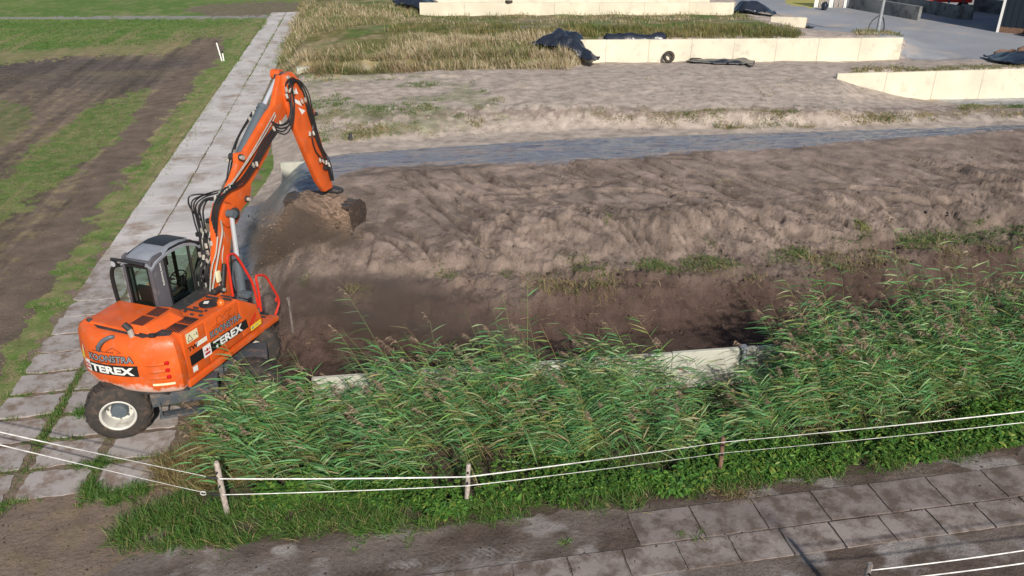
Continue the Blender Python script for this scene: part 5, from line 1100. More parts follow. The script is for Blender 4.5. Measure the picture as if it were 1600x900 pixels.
# ------------------------------------------------------------------ fences
def pzy(px, py, Y):   # survey: photo point in the upright plane y = Y
    a, dy, dz = map(float, ray(px, py)); t = Y / dy; return Vector((a * t, Y, CAMZ + dz * t))
def fpost(parent, base, top, r=.045, m='wood'):
    mb = MB(); base = Vector(base); top = Vector(top); d = (top - base)
    pts = [base - d.normalized() * .3] + [base.lerp(top, t) + Vector((random.uniform(-.006, .006), random.uniform(-.006, .006), 0)) for t in (0, .25, .5, .75, .97)] + [top]
    mb.tube(pts, [r * 1.05, r, r * .98, r * 1.02, r * .95, r * .95, r * .7], 10)
    o = mb.build('post', M[m], parent, smooth=True)
    for t in (.6, .85): mb = MB(); p = base.lerp(top, t) + Vector((.0, -r, 0)); mb.tube([p, p + Vector((0, -.05, 0))], .016, 7); mb.build('insulator', M['blackplastic'], o, smooth=True)
def strand(parent, pts, r, name, sag=.03):
    out = []
    for a_, b_ in zip(pts[:-1], pts[1:]):
        a_, b_ = Vector(a_), Vector(b_)
        for k in range(12): t = k / 12; p = a_.lerp(b_, t); out.append(p - Vector((0, 0, 4 * sag * t * (1 - t))))
    out.append(Vector(pts[-1])); mb = MB()
    n = len(out)   # a flat woven tape, slowly twisting
    for i in range(n - 1):
        pass
    vs = []
    for i, p in enumerate(out):
        a = .5 * math.sin(i * .21) + .35 * math.sin(i * .13 + 1); w_ = Vector((0, math.sin(a), math.cos(a))) * r; h_ = Vector((0, math.cos(a), -math.sin(a))) * min(r * .35, .005)
        vs += [p + w_ + h_, p + w_ - h_, p - w_ - h_, p - w_ + h_]
    fs = [(4 * i + k, 4 * i + (k + 1) % 4, 4 * i + 4 + (k + 1) % 4, 4 * i + 4 + k) for i in range(n - 1) for k in range(4)]
    mb.add(vs, fs + [(0, 1, 2, 3), tuple(4 * (n - 1) + k for k in (3, 2, 1, 0))]); mb.build(name, M['wire'], parent)
F1 = thing('electric_fence', 'white tape fence on wooden posts running along the front of the reeds', 'fence')
b1 = zat(356, 806); b2_ = zat(729, 790); b3 = zat(1124, 742)
t1 = pzy(338, 722, b1[1] + .03); t2 = pzy(732, 725, b2_[1]); t3 = pzy(1130, 683, b3[1] + .05)
fpost(F1, b1, t1, .052); fpost(F1, b2_, t2, .045); fpost(F1, b3, t3, .045, 'woodbrown')
rt_ = Vector(g2(1600, 643, 1.0) + (1.0,)); rl_ = Vector(g2(1600, 660, .72) + (.72,)); dR = (rt_ - pzy(1129, 690, b3[1] - .05)).normalized()
strand(F1, [pzy(343, 748, b1[1] - .07), pzy(731, 745, b2_[1] - .06), pzy(1129, 691, b3[1] - .06), rt_, rt_ + dR * 5], .011, 'tape', .02)
strand(F1, [pzy(348, 773, b1[1] - .07), pzy(730, 759, b2_[1] - .06), pzy(1128, 708, b3[1] - .06), rl_, rl_ + dR * 5], .0065, 'rope', .02)
F2 = thing('tape_gate', 'two white gate tapes with black handles hooked to the leaning left post', 'gate')
gl = Vector(g2(0, 675, .95) + (.95,)); g0 = pzy(322, 744.5, b1[1] - .03); g1_ = pzy(341, 748, b1[1] - .03); strand(F2, [gl + (gl - g0).normalized() * 2.5, gl, g0], .011, 'tape', .012)
hl = Vector(g2(0, 695, .62) + (.62,)); h0 = pzy(320, 770, b1[1] - .03); h1_ = pzy(346, 773, b1[1] - .03); strand(F2, [hl + (hl - h0).normalized() * 2.5, hl, h0], .010, 'tape', .012)
for a_, b_ in ((g0, g1_), (h0, h1_)): mb = MB(); mb.tube([a_, a_.lerp(b_, .3), a_.lerp(b_, .35), a_.lerp(b_, .95)], [.010, .012, .022, .020], 8); mb.build('handle', M['blackplastic'], F2, smooth=True)
mb = MB(); mb.tube([h0 + Vector((.05 * math.cos(k / 14 * 6.283) - .03, 0, .04 * math.sin(k / 14 * 6.283) - .01)) for k in range(15)], .008, 6); mb.build('tape_knot', M['wire'], F2, smooth=True)
F3 = thing('electric_fence', 'white rope fence on a pale post cut off by the bottom right corner', 'fence')
tp = Vector(g2(1360, 880, 1.1) + (1.1,)); bs_ = tp - Vector((.05, 0, 1.1)); fpost(F3, bs_, tp, .045)
q1 = tp - Vector((0, .05, .09)); q2 = Vector(g2(1600, 860, 1.0) + (1.0,)); strand(F3, [q1, q2, q2 + (q2 - q1) * 4], .008, 'rope', .02)
q1 = tp - Vector((0, .05, .33)); q2 = Vector(g2(1600, 880, .78) + (.78,)); strand(F3, [q1, q2, q2 + (q2 - q1) * 4], .009, 'tape', .02)
# tall pole behind the viewer whose shadow falls across the road
pb = Vector((4.55, 11.1, 0)) - Vector((math.cos(SHAZ), math.sin(SHAZ), 0)) * 8.3
ap = Vector((*map(float, G(1192, 797)), 0)); pb = ap - Vector((math.cos(SHAZ), math.sin(SHAZ), 0)) * 8.3
mb = MB(); mb.tube([pb, pb + Vector((0, 0, 8.3 * math.tan(SUN_EL)))], [.055, .045], 10); tag(mb.build('wooden_pole', M['wood'], smooth=True), 'tall pole outside the frame whose thin shadow crosses the road slabs', 'pole')

# ------------------------------------------------------------------ vegetation
def nrm(a): return a / np.maximum(np.linalg.norm(a, axis=-1, keepdims=True), 1e-9)
def ribbons(base, d, Ln, wid, droop, segs=4, wprof='leaf', side=None, downdir=(0, 0, -1), twist=.5):
    n = len(base); t = np.linspace(0, 1, segs + 1); d = nrm(d)
    P = base[:, None] + d[:, None] * (Ln[:, None] * t)[..., None] + np.array(downdir)[None, None] * ((droop * Ln)[:, None] * t ** 2)[..., None]
    if side is None:
        up = np.array([0, 0, 1.0])[None] + rng.normal(0, twist, (n, 3)); side = nrm(np.cross(d, up))
    wp = {'leaf': np.clip(np.minimum(1, .45 + 2.5 * t) * (1 - t ** 2.2), .03, 1), 'stem': 1 - .5 * t, 'oval': np.clip(np.sin(np.pi * (t * .92 + .06)), .05, 1)}[wprof]
    W_ = (wid[:, None] * wp[None] / 2)[..., None] * side[:, None]
    V = np.stack([P - W_, P + W_], 2).reshape(n, -1, 3); m = (segs + 1) * 2
    f = np.array([[2 * i, 2 * i + 1, 2 * i + 3, 2 * i + 2] for i in range(segs)])
    F = (np.arange(n) * m)[:, None, None] + f[None]
    return V.reshape(-1, 3), F.reshape(-1, 4), m
class Veg:
    def __init__(s): s.V = []; s.F = []; s.C = []; s.n = 0
    def add(s, base, d, Ln, wid, droop, col, **k):
        V, F, m = ribbons(base, d, Ln, wid, droop, **k); s.V.append(V); s.F.append(F + s.n); s.n += len(V); s.C.append(np.repeat(col, m, 0))
    def build(s, name, mt, label=None, cat=None): 
        o = npmesh(name, np.concatenate(s.V), np.concatenate(s.F), mt, np.clip(np.concatenate(s.C), 0, 1), smooth=False); tag(o, label, cat, kind='stuff'); return o
def cvar(base, n, s=.18, h=.06): b = np.array(base)[None] * rng.normal(1, s, (n, 1)).clip(.45, 1.7); return (b * (1 + rng.normal(0, h, (n, 3)))).clip(.004, .9)
def cmix(cols, ps, n, s=.18): i = rng.choice(len(cols), n, p=ps); return cvar(1, n, s)[:, :1] * np.array(cols)[i] * (1 + rng.normal(0, .05, (n, 3)))
edge = lambda x: FN[0](x)[0]
def seed_strip(n, x0, x1, f0, f1):
    x = rng.uniform(x0, x1, n); a, b_ = f0(x), f1(x); y = a + (b_ - a) * rng.random(n); return x, y
# --- reeds
def reeds():
    x = rng.uniform(-5.3, 24, 4900); lo = edge(x) + 1.0 + (fbm(x * .9, x * 0 + 4, 3, 3) - .5) * .8; hi = np.where(x < -3.1, 14.2 + (x + 3.1) * .55, wall_y(x) - .12)
    y = lo + (hi - lo) * rng.random(len(x)) ** .9; ok = (y < hi) & (hi > lo + .05)
    den = fbm(x * .8, y * .8, 201, 3); ok &= rng.random(len(x)) < np.clip(.25 + (den - .3) * 2.0, .12, 1) * np.interp(x, [-5.3, -4, 6, 24], [.55, .85, .9, 1])
    # thinner in front of the bare wall piece
    gapm = np.exp(-((x - 4.9) / 1.5) ** 2) * .82 * sstep(13.2, 14.2, y); ok &= rng.random(len(x)) > gapm
    gap2 = np.exp(-((x + 2.6) / .55) ** 2) * .6; ok &= rng.random(len(x)) > gap2
    x, y = x[ok], y[ok]; n = len(x)
    # a few stand beyond the wall
    H = np.interp(x, [-5.3, -3.5, 0, 4.5, 8, 24], [1.5, 1.85, 2.05, 1.6, 2.1, 2.25]) * rng.normal(1, .17, n).clip(.5, 1.45)
    xw = x * (16.3 + 3.4) / (y + 3.4); low = np.exp(-((xw - 5.3) / 1.25) ** 2) * .55 + np.exp(-((xw - 1.5) / .8) ** 2) * .48 + np.exp(-((xw + 3.4) / .7) ** 2) * .5 + np.exp(-((xw + .9) / .35) ** 2) * .25
    H *= 1 - low * (rng.random(n) < .88)
    tall = (rng.random(n) < .15) & (y > hi[ok] - 1.1); H = np.where(tall, H * rng.uniform(1.15, 1.6, n) * (1 - low * .6), H)
    base = np.stack([x, y, np.full(n, -.1)], 1)
    gust = fbm(x * .5, y * .5, 211, 2) - .5
    lean = np.stack([-.35 - gust * .9 + rng.normal(0, .16, n), .02 + rng.normal(0, .14, n), np.ones(n)], 1); ld = nrm(lean)
    bend = rng.uniform(.02, .16, n)
    S = Veg(); A = Veg()
    dead = rng.random(n) < .16
    cs = np.where(dead[:, None], cvar((.30, .23, .11), n), cvar((.20, .24, .085), n))
    dn = nrm(np.array([[-1.0, 0.1, -.5]]))[0]
    for q in range(2): S.add(base, ld, H, rng.uniform(.009, .013, n), bend, cs, segs=5, wprof='stem', downdir=dn, side=np.tile([[1.0, 0, 0], [0, 1.0, 0]][q], (n, 1)))
    fan = rng.normal(-.05, .34, n); lift = rng.uniform(.0, .45, n)
    NL = 19
    for k in range(NL):
        t = np.clip((k + .35 * rng.random(n)) / NL * .84 + .15, 0, .98); P = base + ld * (H * t)[:, None] + dn[None] * (bend * H * t ** 2)[:, None]
        keep = rng.random(n) < np.interp(t, [0, .3, .6, 1], [.25, .75, 1, .95])
        m = keep.sum(); s_ = np.where(rng.random(m) < (.62 if k % 2 else .82), -1.0, .4)
        d = np.stack([s_ * rng.uniform(.7, 1, m), fan[keep] + rng.normal(0, .13, m), lift[keep] + rng.uniform(-.05, .15, m)], 1)
        Ln = rng.uniform(.36, .68, m) * np.interp(t[keep], [0, .5, 1], [.8, 1, .62])
        yel = np.clip(.30 - t[keep] * .30, .03, 1) + .5 * dead[keep]; r_ = rng.random(m)
        c = cmix([(.075, .215, .066), (.115, .285, .105), (.17, .33, .085), (.31, .44, .21)], [.32, .34, .20, .14], m, .20)
        c = np.where((r_ < yel)[:, None], cmix([(.30, .27, .12), (.22, .26, .07), (.38, .33, .20)], [.35, .45, .2], m), c)
        S.add(P[keep], d, Ln, rng.uniform(.018, .035, m), rng.uniform(.08, .5, m), c, segs=4, twist=.5)
    # plumes
    pi = np.where((rng.random(n) < np.interp(x, [-5, 0, 4, 8, 24], [.24, .18, .20, .36, .48])) & (H > 1.1))[0]; m = len(pi)
    tip = base[pi] + ld[pi] * H[pi][:, None] + dn[None] * (bend[pi] * H[pi])[:, None]
    for k in range(34):
        t = k / 34; o_ = nrm(ld[pi] + np.array([[-.5, 0, -.1]])); P = tip + o_ * (.23 * t)[..., None] if False else tip + o_ * .23 * t
        d = np.stack([-.7 + rng.normal(0, .30, m), rng.normal(0, .30, m), .45 - .5 * t + rng.normal(0, .28, m)], 1)
        A.add(P, d, rng.uniform(.06, .15, m) * (1.1 - .5 * t), rng.uniform(.012, .024, m), rng.uniform(.3, .9, m), cmix([(.27, .20, .145), (.18, .125, .09), (.38, .30, .22)], [.5, .3, .2], m, .18), segs=2)
    S.build('reeds', M['leaf']); A.build('reed_plumes', M['plume'])
reeds()
# --- nettles and other leafy weeds in front of the reeds
def leafy():
    S = Veg(); x = rng.uniform(-4.6, 22, 6200); dep = np.interp(x, [-4.6, -3, -1.5, 1, 1.8, 2.8, 3.4, 5, 6.0, 6.6, 9, 22], [.5, .6, .8, 1.2, .5, .3, .8, 1.0, .25, .9, 1.1, 1.1])
    e0 = edge(x) + .12 + (fbm(x * 1.6, x * 0, 221, 3) - .5) * .6 + np.interp(x, [-4.6, -2.5, -1], [.75, .55, 0])
    y = e0 + dep * rng.random(len(x)); ok = (rng.random(len(x)) < np.clip((fbm(x * 1.2, y * 1.2, 231, 3) - .33) * 4, .12, 1)); x, y = x[ok], y[ok]; e0 = e0[ok]; n = len(x)
    pt = fbm(x * 1.0 + 3, y * 1.4, 245, 3); H = rng.uniform(.14, .50, n) * np.clip(.5 + (y - e0) * .75, .5, 1.2) * np.clip(.3 + pt * 1.5, .5, 1.5)
    base = np.stack([x, y, np.zeros(n)], 1); ld = nrm(np.stack([rng.normal(-.05, .18, n), rng.normal(-.12, .18, n), np.ones(n)], 1))
    S.add(base, ld, H, np.full(n, .010), np.zeros(n), cvar((.09, .13, .03), n), segs=2, wprof='stem')
    tint = fbm(x * 1.1, y * 1.1, 241, 3)[:, None]
    for k in range(15):
        t = (k + rng.random(n)) / 15 * .75 + .28; a = rng.uniform(0, 2 * np.pi, n); P = base + ld * (H * t)[:, None]
        d = np.stack([np.cos(a), np.sin(a), rng.uniform(.0, .6, n)], 1)
        c = cmix([(.075, .185, .032), (.12, .24, .040), (.05, .13, .030), (.23, .30, .06)], [.40, .27, .23, .10], n, .24) * (.72 + tint * .6)
        S.add(P, d, rng.uniform(.07, .19, n) * np.interp(t, [0, 1.03], [1.15, .7]) * np.where(pt > .52, .75, 1.1), rng.uniform(.028, .055, n) * np.where(pt > .52, .7, 1.1), rng.uniform(.1, .5, n), c, segs=3, wprof='oval', twist=.35)
    S.build('nettles', M['leaf'])
leafy()
# --- grasses
def grass(S, x, y, z, H, wd, cols, ps, droop=(.1, .6), lean=(-.1, 0), spread=.45, segs=3):
    n = len(x); base = np.stack([x, y, z - .02], 1); d = np.stack([rng.normal(lean[0], spread, n), rng.normal(lean[1], spread, n), np.ones(n)], 1)
    S.add(base, d, H, wd, rng.uniform(*droop, n), cmix(cols, ps, n, .22), segs=segs, twist=1.2)
GC = [(.07, .165, .03), (.10, .21, .035), (.16, .24, .06), (.33, .27, .12)]
def clusters(cx, cy, per, r):
    k = len(cx); x = np.repeat(cx, per) + rng.normal(0, r, k * per); y = np.repeat(cy, per) + rng.normal(0, r, k * per); return x, y
S = Veg()
# verge grass tufts below the fence
x = rng.uniform(-7.0, 20, 900); y = edge(x) + rng.uniform(-.05, 1, 900) * np.where((x > 1) & (x < 3.8), 1.5, 1.0); wgt = np.interp(x, [-7, -6.4, -5, -2.4, -1.2, 1.0, 1.6, 3.2, 3.8, 20], [.5, .8, 1, 1, .45, .5, 1, 1, .5, .5]); ok = rng.random(900) < wgt; x, y = x[ok], y[ok]
X, Y = clusters(x, y, 60, .09); grass(S, X, Y, np.zeros(len(X)), rng.uniform(.18, .48, len(X)), rng.uniform(.007, .013, len(X)), GC, [.42, .32, .16, .10], lean=(-.2, -.1), spread=.5)
# grass in the joints of the near slabs and beside the track
def joint_grass():
    xs = []; ys = []
    for cc in (0, 1):
        s = rng.uniform(-.3, 5.2 if cc == 0 else 3.4, 6500 if cc == 0 else 2600); p = np.array(JA)[None, :2] + s[:, None] * np.array(TD)[None, :2] + (cc * 1.36 + rng.normal(0, .055, len(s)))[:, None] * np.array(TN)[None, :2]; ok = rng.random(len(s)) < np.interp(s, [0, 4, 5.2], [1, .9, .4]) * np.clip((fbm(s * 2, s * 0 + cc, 251, 3) - .3) * 4, 0.1, 1); xs.append(p[ok, 0]); ys.append(p[ok, 1])
    for r in range(0, 6):
        m = int(2600 * (1 - r / 8)); u = rng.uniform(-1.6, 2.9, m); p = np.array(JA)[None, :2] + (.93 * r + .05 + rng.normal(0, .05, m))[:, None] * np.array(TD)[None, :2] + u[:, None] * np.array(TN)[None, :2]; ok = fbm(u * 1.8, u * 0 + r * 3.3, 261, 3) > .40 + .02 * r; xs.append(p[ok, 0]); ys.append(p[ok, 1])
    X = np.concatenate(xs); Y = np.concatenate(ys); grass(S, X, Y, np.full(len(X), 0.), rng.uniform(.06, .19, len(X)), rng.uniform(.006, .012, len(X)), GC, [.4, .3, .15, .15], spread=.8)
    s = rng.uniform(9, 62, 5200); lat = rng.choice([-1.36, 0, 1.36], 5200, p=[.25, .5, .25]) + rng.normal(0, .05, 5200); ok = fbm(s * .9, lat + 7, 271, 3) > .50; p = np.array(JA)[None, :2] + s[:, None] * np.array(TD)[None, :2] + lat[:, None] * np.array(TN)[None, :2]; p = p[ok]; grass(S, p[:, 0], p[:, 1], np.full(len(p), .0), rng.uniform(.07, .16, len(p)), rng.uniform(.016, .034, len(p)), GC, [.35, .3, .15, .2], spread=1.0)
    s = rng.uniform(-.5, 66, 26000); e_ = rng.choice([-1, 0, 1], 26000, p=[.46, .12, .42]); wd_ = np.clip(fbm(s * .5, e_ * 3.1 + 2, 281, 4) - .42, 0, 1) * 2.2; lat = e_ * (1.42 - wd_ * rng.random(26000) * np.abs(e_)) + rng.normal(0, .04, 26000); ok = (rng.random(26000) < np.clip(wd_ * 4, .05, 1)) & ((e_ < 1) | (s > 5)); p = np.array(JA)[None, :2] + s[:, None] * np.array(TD)[None, :2] + lat[:, None] * np.array(TN)[None, :2]; p = p[ok]; g_ = np.clip(s[ok] / 25, .6, 2); grass(S, p[:, 0], p[:, 1], np.full(len(p), .0), rng.uniform(.06, .15, len(p)) * g_ ** .6, rng.uniform(.012, .024, len(p)) * g_, GC, [.3, .3, .15, .25], spread=1.0)
    c = [(JA + TD * .15 + TN * 1.36), (JA + TD * .0 + TN * 1.5), (JA + TD * 2.75 + TN * .62), (JA + TD * .9 + TN * 1.36), (JA + TD * .0 + TN * 2.3), (JA - TD * .35 + TN * 3.1), (JA - TD * .2 + TN * 2.0)]
    cx = np.array([p.x for p in c for _ in range(7)]) + rng.normal(0, .13, 7 * len(c)); cy = np.array([p.y for p in c for _ in range(7)]) + rng.normal(0, .10, 7 * len(c)); X, Y = clusters(cx, cy, 70, .07); grass(S, X, Y, np.zeros(len(X)), rng.uniform(.12, .34, len(X)), rng.uniform(.007, .012, len(X)), GC, [.5, .35, .1, .05], spread=.6)
joint_grass()
def pscatter(poly, n):
    P = np.array(poly, float); x = rng.uniform(P[:, 0].min(), P[:, 0].max(), n * 3); y = rng.uniform(P[:, 1].min(), P[:, 1].max(), n * 3); ok = inpoly(x, y, poly); x, y = x[ok][:n], y[ok][:n]; return ground_at(x, y)
# dry straw left of the reeds
X, Y, Z = pscatter([(330, 600), (300, 700), (240, 730), (250, 760), (330, 770), (420, 740), (370, 640)], 1400); X, Y = clusters(X, Y, 8, .05); grass(S, X, Y, np.zeros(len(X)), rng.uniform(.15, .55, len(X)), rng.uniform(.006, .011, len(X)), [(.36, .28, .14), (.26, .19, .09), (.15, .17, .05)], [.5, .3, .2], lean=(-.3, -.1), spread=.6)
X, Y, Z = pscatter([(1110, 745), (1180, 745), (1190, 770), (1140, 785), (1110, 770)], 60); X, Y = clusters(X, Y, 22, .06); grass(S, X, Y, np.zeros(len(X)), rng.uniform(.10, .32, len(X)), rng.uniform(.006, .010, len(X)), [(.36, .28, .16), (.26, .19, .11)], [.6, .4], lean=(0, -.6), spread=.8)
# weeds on the road
for px, py in ((1065, 832), (640, 850), (560, 845), (1090, 840), (885, 850)):
    x, y, z = zat(px, py); X, Y = clusters(np.array([x] * 4) + rng.normal(0, .06, 4), np.array([y] * 4) + rng.normal(0, .1, 4), 16, .03); grass(S, X, Y, np.zeros(len(X)) + .01, rng.uniform(.06, .22, len(X)), rng.uniform(.006, .012, len(X)), GC, [.4, .4, .1, .1], spread=.8)
# bottom right corner grass
x = rng.uniform(5.2, 9, 260); y = rng.uniform(7.6, 8.9, 260); ok = y < 8.9 + (x - 9) * .2; X, Y = clusters(x[ok], y[ok], 30, .08); grass(S, X, Y, np.zeros(len(X)), rng.uniform(.08, .3, len(X)), rng.uniform(.007, .012, len(X)), GC, [.4, .3, .1, .2], spread=.6)
S.build('verge_grass', M['leaf'])
# short grass on the field verge and meadow
S = Veg()
VG = [(395, 32), (414, 30), (378, 90), (338, 165), (303, 225), (258, 290), (205, 350), (152, 400), (100, 480), (45, 590), (0, 650), (-60, 700), (-60, 620), (45, 485), (105, 400), (180, 290), (250, 200), (300, 135), (345, 88), (372, 50)]
X, Y, Z = pscatter(VG, 26000); nz = fbm(X * .8, Y * .8, 81, 5); keep = rng.random(len(X)) < np.clip((.62 - nz) * 4, .15, 1); X, Y = X[keep], Y[keep]
sc = np.clip((Y * cT + 4.4) / 18, .8, 3.2)
grass(S, X, Y, np.zeros(len(X)), rng.uniform(.05, .13, len(X)) * sc ** .5, rng.uniform(.010, .018, len(X)) * sc, [(.09, .18, .03), (.14, .23, .05), (.21, .27, .09), (.38, .32, .19)], [.34, .32, .18, .16], spread=.8, segs=2)
FG = [[(0, 110), (0, 650), (100, 400), (240, 150), (300, 60), (0, 100)], [(222, 138), (205, 190), (150, 240), (95, 285), (35, 325), (-40, 380), (-40, 260), (0, 270), (80, 215), (130, 175)]]
X, Y, Z = pscatter(FG[1], 12000); sc = np.clip((Y * cT + 4.4) / 18, .8, 3.2); grass(S, X, Y, np.zeros(len(X)), rng.uniform(.04, .09, len(X)) * sc ** .5, rng.uniform(.010, .016, len(X)) * sc, [(.07, .16, .025), (.11, .20, .035), (.17, .23, .06), (.34, .29, .15)], [.38, .32, .16, .14], spread=.9, segs=2)
X, Y, Z = pscatter([(-40, 100), (-40, 700), (110, 400), (250, 150), (340, 60), (0, 85)], 16000); sc = np.clip((Y * cT + 4.4) / 18, .8, 3.2); grass(S, X, Y, np.zeros(len(X)), rng.uniform(.03, .06, len(X)) * sc ** .5, rng.uniform(.012, .02, len(X)) * sc, [(.34, .27, .14), (.25, .19, .11), (.12, .16, .04)], [.45, .4, .15], spread=1.4, segs=2)
X, Y, Z = pscatter([(-40, 30), (400, 32), (330, 60), (240, 70), (0, 80), (-40, 85)], 9000); sc = np.clip((Y * cT + 4.4) / 18, .8, 4); grass(S, X, Y, np.zeros(len(X)), rng.uniform(.06, .12, len(X)) * sc ** .5, rng.uniform(.010, .018, len(X)) * sc, [(.07, .16, .025), (.09, .19, .03), (.16, .22, .05)], [.45, .4, .15], spread=.9, segs=2)
S.build('meadow_grass', M['leaf'])
# grasses on the banks and heaps
S = Veg(); BEI = [(.58, .48, .33), (.42, .33, .20), (.24, .215, .09), (.14, .17, .06)]
def bankgrass(poly, n, h0, h1, ps, cols=BEI, wd=(.012, .022), clump=0, lean=(-.15, 0), spread=.28, droop=(.02, .35), nmask=None):
    X, Y, Z = pscatter(poly, n)
    if nmask is not None: k = fbm(X * nmask[0], Y * nmask[0] * 1.5, nmask[1], 4) > nmask[2]; X, Y, Z = X[k], Y[k], Z[k]
    if clump: X, Y = clusters(X, Y, clump, .10); Z = height(X, Y)
    sc = np.clip((Y * cT + 4.4) / 30, .6, 2.6)
    pt = (fbm(X * .35, Y * .35, 501, 3) - .5) * 3; hv = np.clip(1 + (fbm(X * .9, Y * .9, 511, 3) - .5) * 2.2, .35, 1.6)
    for sgn, q in ((1, pt > .12), (-1, pt < -.12), (0, abs(pt) <= .12)):
        p_ = np.array(ps, float); p_ = p_ * (np.array([1.7, 1.4, .6, .4]) if sgn > 0 else np.array([.35, .6, 1.4, 2.4]) if sgn < 0 else np.ones(4)) if len(p_) == 4 else p_; p_ = p_ / p_.sum(); q = np.asarray(q)
        if q.sum(): grass(S, X[q], Y[q], Z[q], (rng.uniform(h0, h1, len(X)) * hv)[q], (rng.uniform(*wd, len(X)) * sc)[q], cols, list(p_), lean=lean, spread=spread, droop=droop, segs=3)
bankgrass([(520, 92), (700, 84), (895, 84), (915, 98), (890, 110), (700, 108), (560, 112), (500, 116)], 9000, .35, .80, [.40, .32, .20, .08])
bankgrass([(450, 90), (640, 58), (860, 55), (900, 75), (880, 92), (640, 95), (480, 112), (440, 112)], 9000, .25, .55, [.30, .20, .27, .23])
bankgrass([(640, 60), (900, 58), (900, 72), (640, 76)], 2600, .35, .65, [.6, .3, .1, 0])
bankgrass([(470, 110), (560, 100), (690, 104), (640, 116), (500, 120)], 2600, .3, .65, [.1, .3, .3, .0 + .3], cols=[(.30, .20, .12), (.22, .14, .08), (.20, .18, .07), (.10, .12, .04)])
bankgrass([(470, 5), (640, 12), (660, 22), (480, 60), (430, 110), (428, 130), (445, 60)], 7000, .25, .6, [.15, .25, .35, .25])
bankgrass([(960, 44), (1240, 44), (1260, 58), (1200, 61), (930, 59), (600, 50), (620, 42)], 7500, .3, .6, [.10, .25, .45, .20], cols=[(.36, .29, .15), (.24, .20, .07), (.15, .15, .04), (.08, .12, .03)])
bankgrass([(480, 22), (700, 20), (1150, 20), (1180, 32), (1000, 40), (500, 40)], 6500, .15, .40, [.25, .25, .25, .25], nmask=(.4, 31, .44))
bankgrass([(1330, 107), (1600, 102), (1600, 108), (1330, 114)], 2200, .08, .2, [.05, .15, .4, .4], spread=.5)
bankgrass([(1355, 47), (1400, 52), (1412, 58), (1340, 57), (1330, 52)], 1500, .1, .35, [.1, .1, .4, .4], spread=.5)
GW = [(.09, .17, .045), (.13, .19, .06), (.26, .24, .10), (.36, .28, .14)]
bankgrass([(480, 120), (720, 118), (780, 150), (830, 195), (700, 215), (490, 225), (475, 160)], 3800, .08, .22, [.4, .3, .2, .1], cols=GW, clump=9, spread=.7, droop=(.1, .6), nmask=(.45, 301, .52))
bankgrass([(500, 195), (760, 185), (1180, 182), (1400, 182), (1600, 176), (1600, 184), (1300, 196), (900, 200), (520, 216)], 1100, .10, .30, [.15, .2, .35, .3], cols=GW, clump=9, spread=.6, droop=(.1, .6), nmask=(.6, 311, .50))
bankgrass([(900, 172), (1300, 180), (1600, 170), (1600, 178), (1300, 190), (900, 184)], 1500, .06, .16, [.1, .2, .4, .3], cols=GW, clump=5, spread=.7, nmask=(.5, 317, .47))
bankgrass([(1500, 166), (1600, 163), (1600, 169), (1500, 172)], 500, .06, .14, [.4, .4, .1, .1], cols=GW, clump=4)
bankgrass([(740, 112), (1300, 112), (1400, 165), (900, 180)], 130, .04, .12, [.1, .2, .3, .4], cols=GW, clump=14, spread=1.0)
# mound: green strip on the bench and dry tufts
bankgrass([(865, 395), (1000, 408), (1200, 395), (1400, 372), (1600, 352), (1600, 372), (1400, 392), (1210, 412), (1010, 432), (900, 425)], 3600, .06, .17, [.65, .25, .08, .02], cols=GW, clump=10, spread=.8, droop=(.2, .8), wd=(.012, .022), nmask=(.8, 331, .44))
bankgrass([(800, 425), (1000, 430), (1250, 405), (1600, 375), (1600, 398), (1300, 430), (1000, 462), (800, 460), (650, 430)], 1100, .10, .30, [.2, .2, .3, .3], cols=GW, clump=9, spread=.5, droop=(.1, .6), wd=(.010, .018), nmask=(1.1, 341, .5))
for px, py, n_, hh in ((945, 345, 40, .16), (1345, 350, 60, .22), (1350, 360, 40, .3), (555, 455, 30, .45), (470, 445, 26, .4), (575, 470, 24, .3), (1110, 385, 40, .15), (1250, 395, 40, .2), (1530, 350, 40, .2), (690, 425, 30, .15), (790, 430, 24, .2), (905, 403, 50, .16), (940, 420, 60, .2), (1000, 290, 16, .1), (1060, 310, 16, .1), (1570, 320, 30, .1), (1130, 290, 20, .1)):
    x, y, z = zat(px, py); X, Y = clusters(np.array([x] * 3) + rng.normal(0, .1, 3), np.array([y] * 3) + rng.normal(0, .07, 3), n_, .07); grass(S, X, Y, height(X, Y), rng.uniform(hh * .5, hh * 1.2, len(X)), rng.uniform(.009, .016, len(X)), GW if py not in (455, 470, 360) else [(.34, .32, .12), (.26, .27, .09)], [.35, .25, .25, .15] if py not in (455, 470, 360) else [.5, .5], spread=.6)
S.build('bank_grass', M['leaf'])
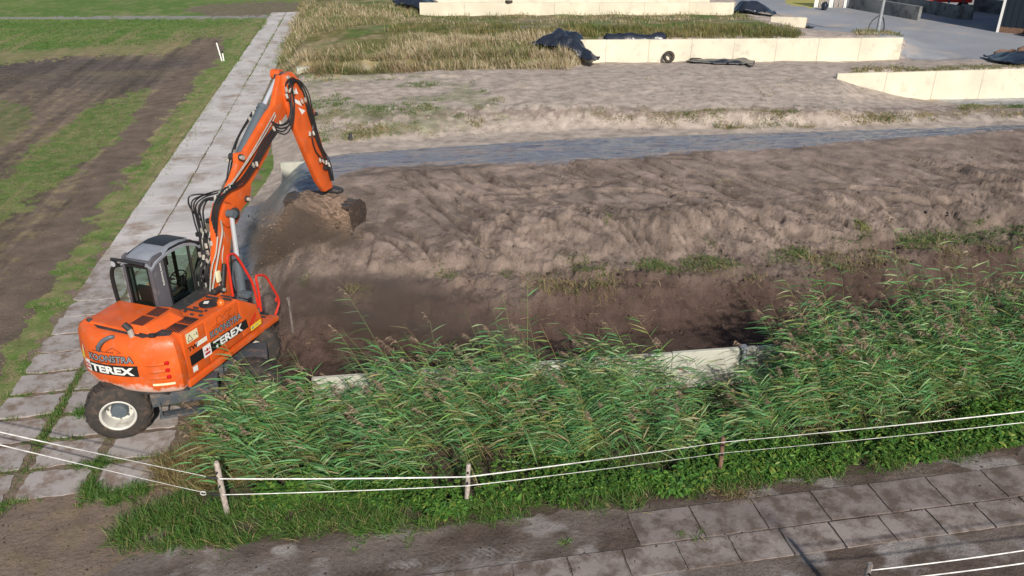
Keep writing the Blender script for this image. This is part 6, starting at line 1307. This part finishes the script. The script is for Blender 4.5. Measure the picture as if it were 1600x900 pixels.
# straw, clods and pebbles strewn over the mound and banks
S = Veg(); X, Y, Z = pscatter([(480, 290), (900, 258), (1600, 205), (1600, 460), (1200, 500), (900, 520), (450, 540), (400, 430)], 4200)
k = fbm(X * .7, Y * .7, 401, 3) > .45; X, Y, Z = X[k], Y[k], Z[k]; n = len(X); S.add(np.stack([X, Y, Z + .012], 1), np.stack([rng.normal(0, 1, n), rng.normal(0, 1, n), rng.normal(.06, .16, n)], 1), rng.uniform(.05, .30, n), rng.uniform(.006, .012, n), rng.uniform(0, .1, n), cmix([(.40, .31, .18), (.26, .19, .12), (.16, .10, .07)], [.35, .3, .35], n), segs=2, wprof='stem')
S.build('straw', M['plume'])
def clods(name, X, Y, Z, s0, s1, mt, cb_, cv=.2):
    n = len(X); bm = bmesh.new(); bmesh.ops.create_icosphere(bm, subdivisions=1, radius=1); P = np.array([v.co[:] for v in bm.verts]); F = np.array([[v.index for v in f.verts] for f in bm.faces]); bm.free(); m = len(P)
    s = s0 + (s1 - s0) * rng.random(n) ** 3.5; K_ = P[None] * (1 + rng.normal(0, .18, (n, m, 1))) * s[:, None, None] * rng.uniform(.6, 1.5, (n, 1, 3)) * np.array([1, 1, .5])
    V = K_ + np.stack([X, Y, Z + s * .2], 1)[:, None]; FF = (np.arange(n) * m)[:, None, None] + F[None]
    c = np.repeat(np.atleast_2d(cb_) * rng.normal(1, cv, (n, 1)).clip(.5, 1.5), m, 0); o = npmesh(name, V.reshape(-1, 3), FF.reshape(-1, 3), mt, c); tag(o, kind='stuff')
X, Y, Z = pscatter([(440, 300), (900, 256), (1600, 203), (1600, 480), (1200, 520), (900, 540), (420, 570), (390, 420)], 4200); k = rng.random(len(X)) < np.clip((fbm(X * .8, Y * .8, 411, 3) - .42) * 4, .04, 1) * np.where(Y > FN[6](X)[0] - .5, .35, 1); clods('soil_clods', X[k], Y[k], Z[k], .006, .06, M['soil'], np.where((Y[k] < FN[5](X[k])[0])[:, None], DARKSAND * 1.15, SAND * .92))
X, Y, Z = pscatter([(-20, 780), (300, 800), (560, 850), (900, 805), (1290, 750), (1600, 700), (1600, 800), (900, 900), (-20, 900)], 900); clods('road_clods', X, Y, np.zeros(len(X)) + .015, .004, .020, M['land'], ROADDIRT * 1.05, .3)
X, Y, Z = pscatter([(480, 120), (1400, 110), (1600, 170), (1600, 195), (900, 205), (480, 232)], 900); clods('bank_clods', X, Y, Z, .015, .07, M['soil'], PSAND * .85, .15)
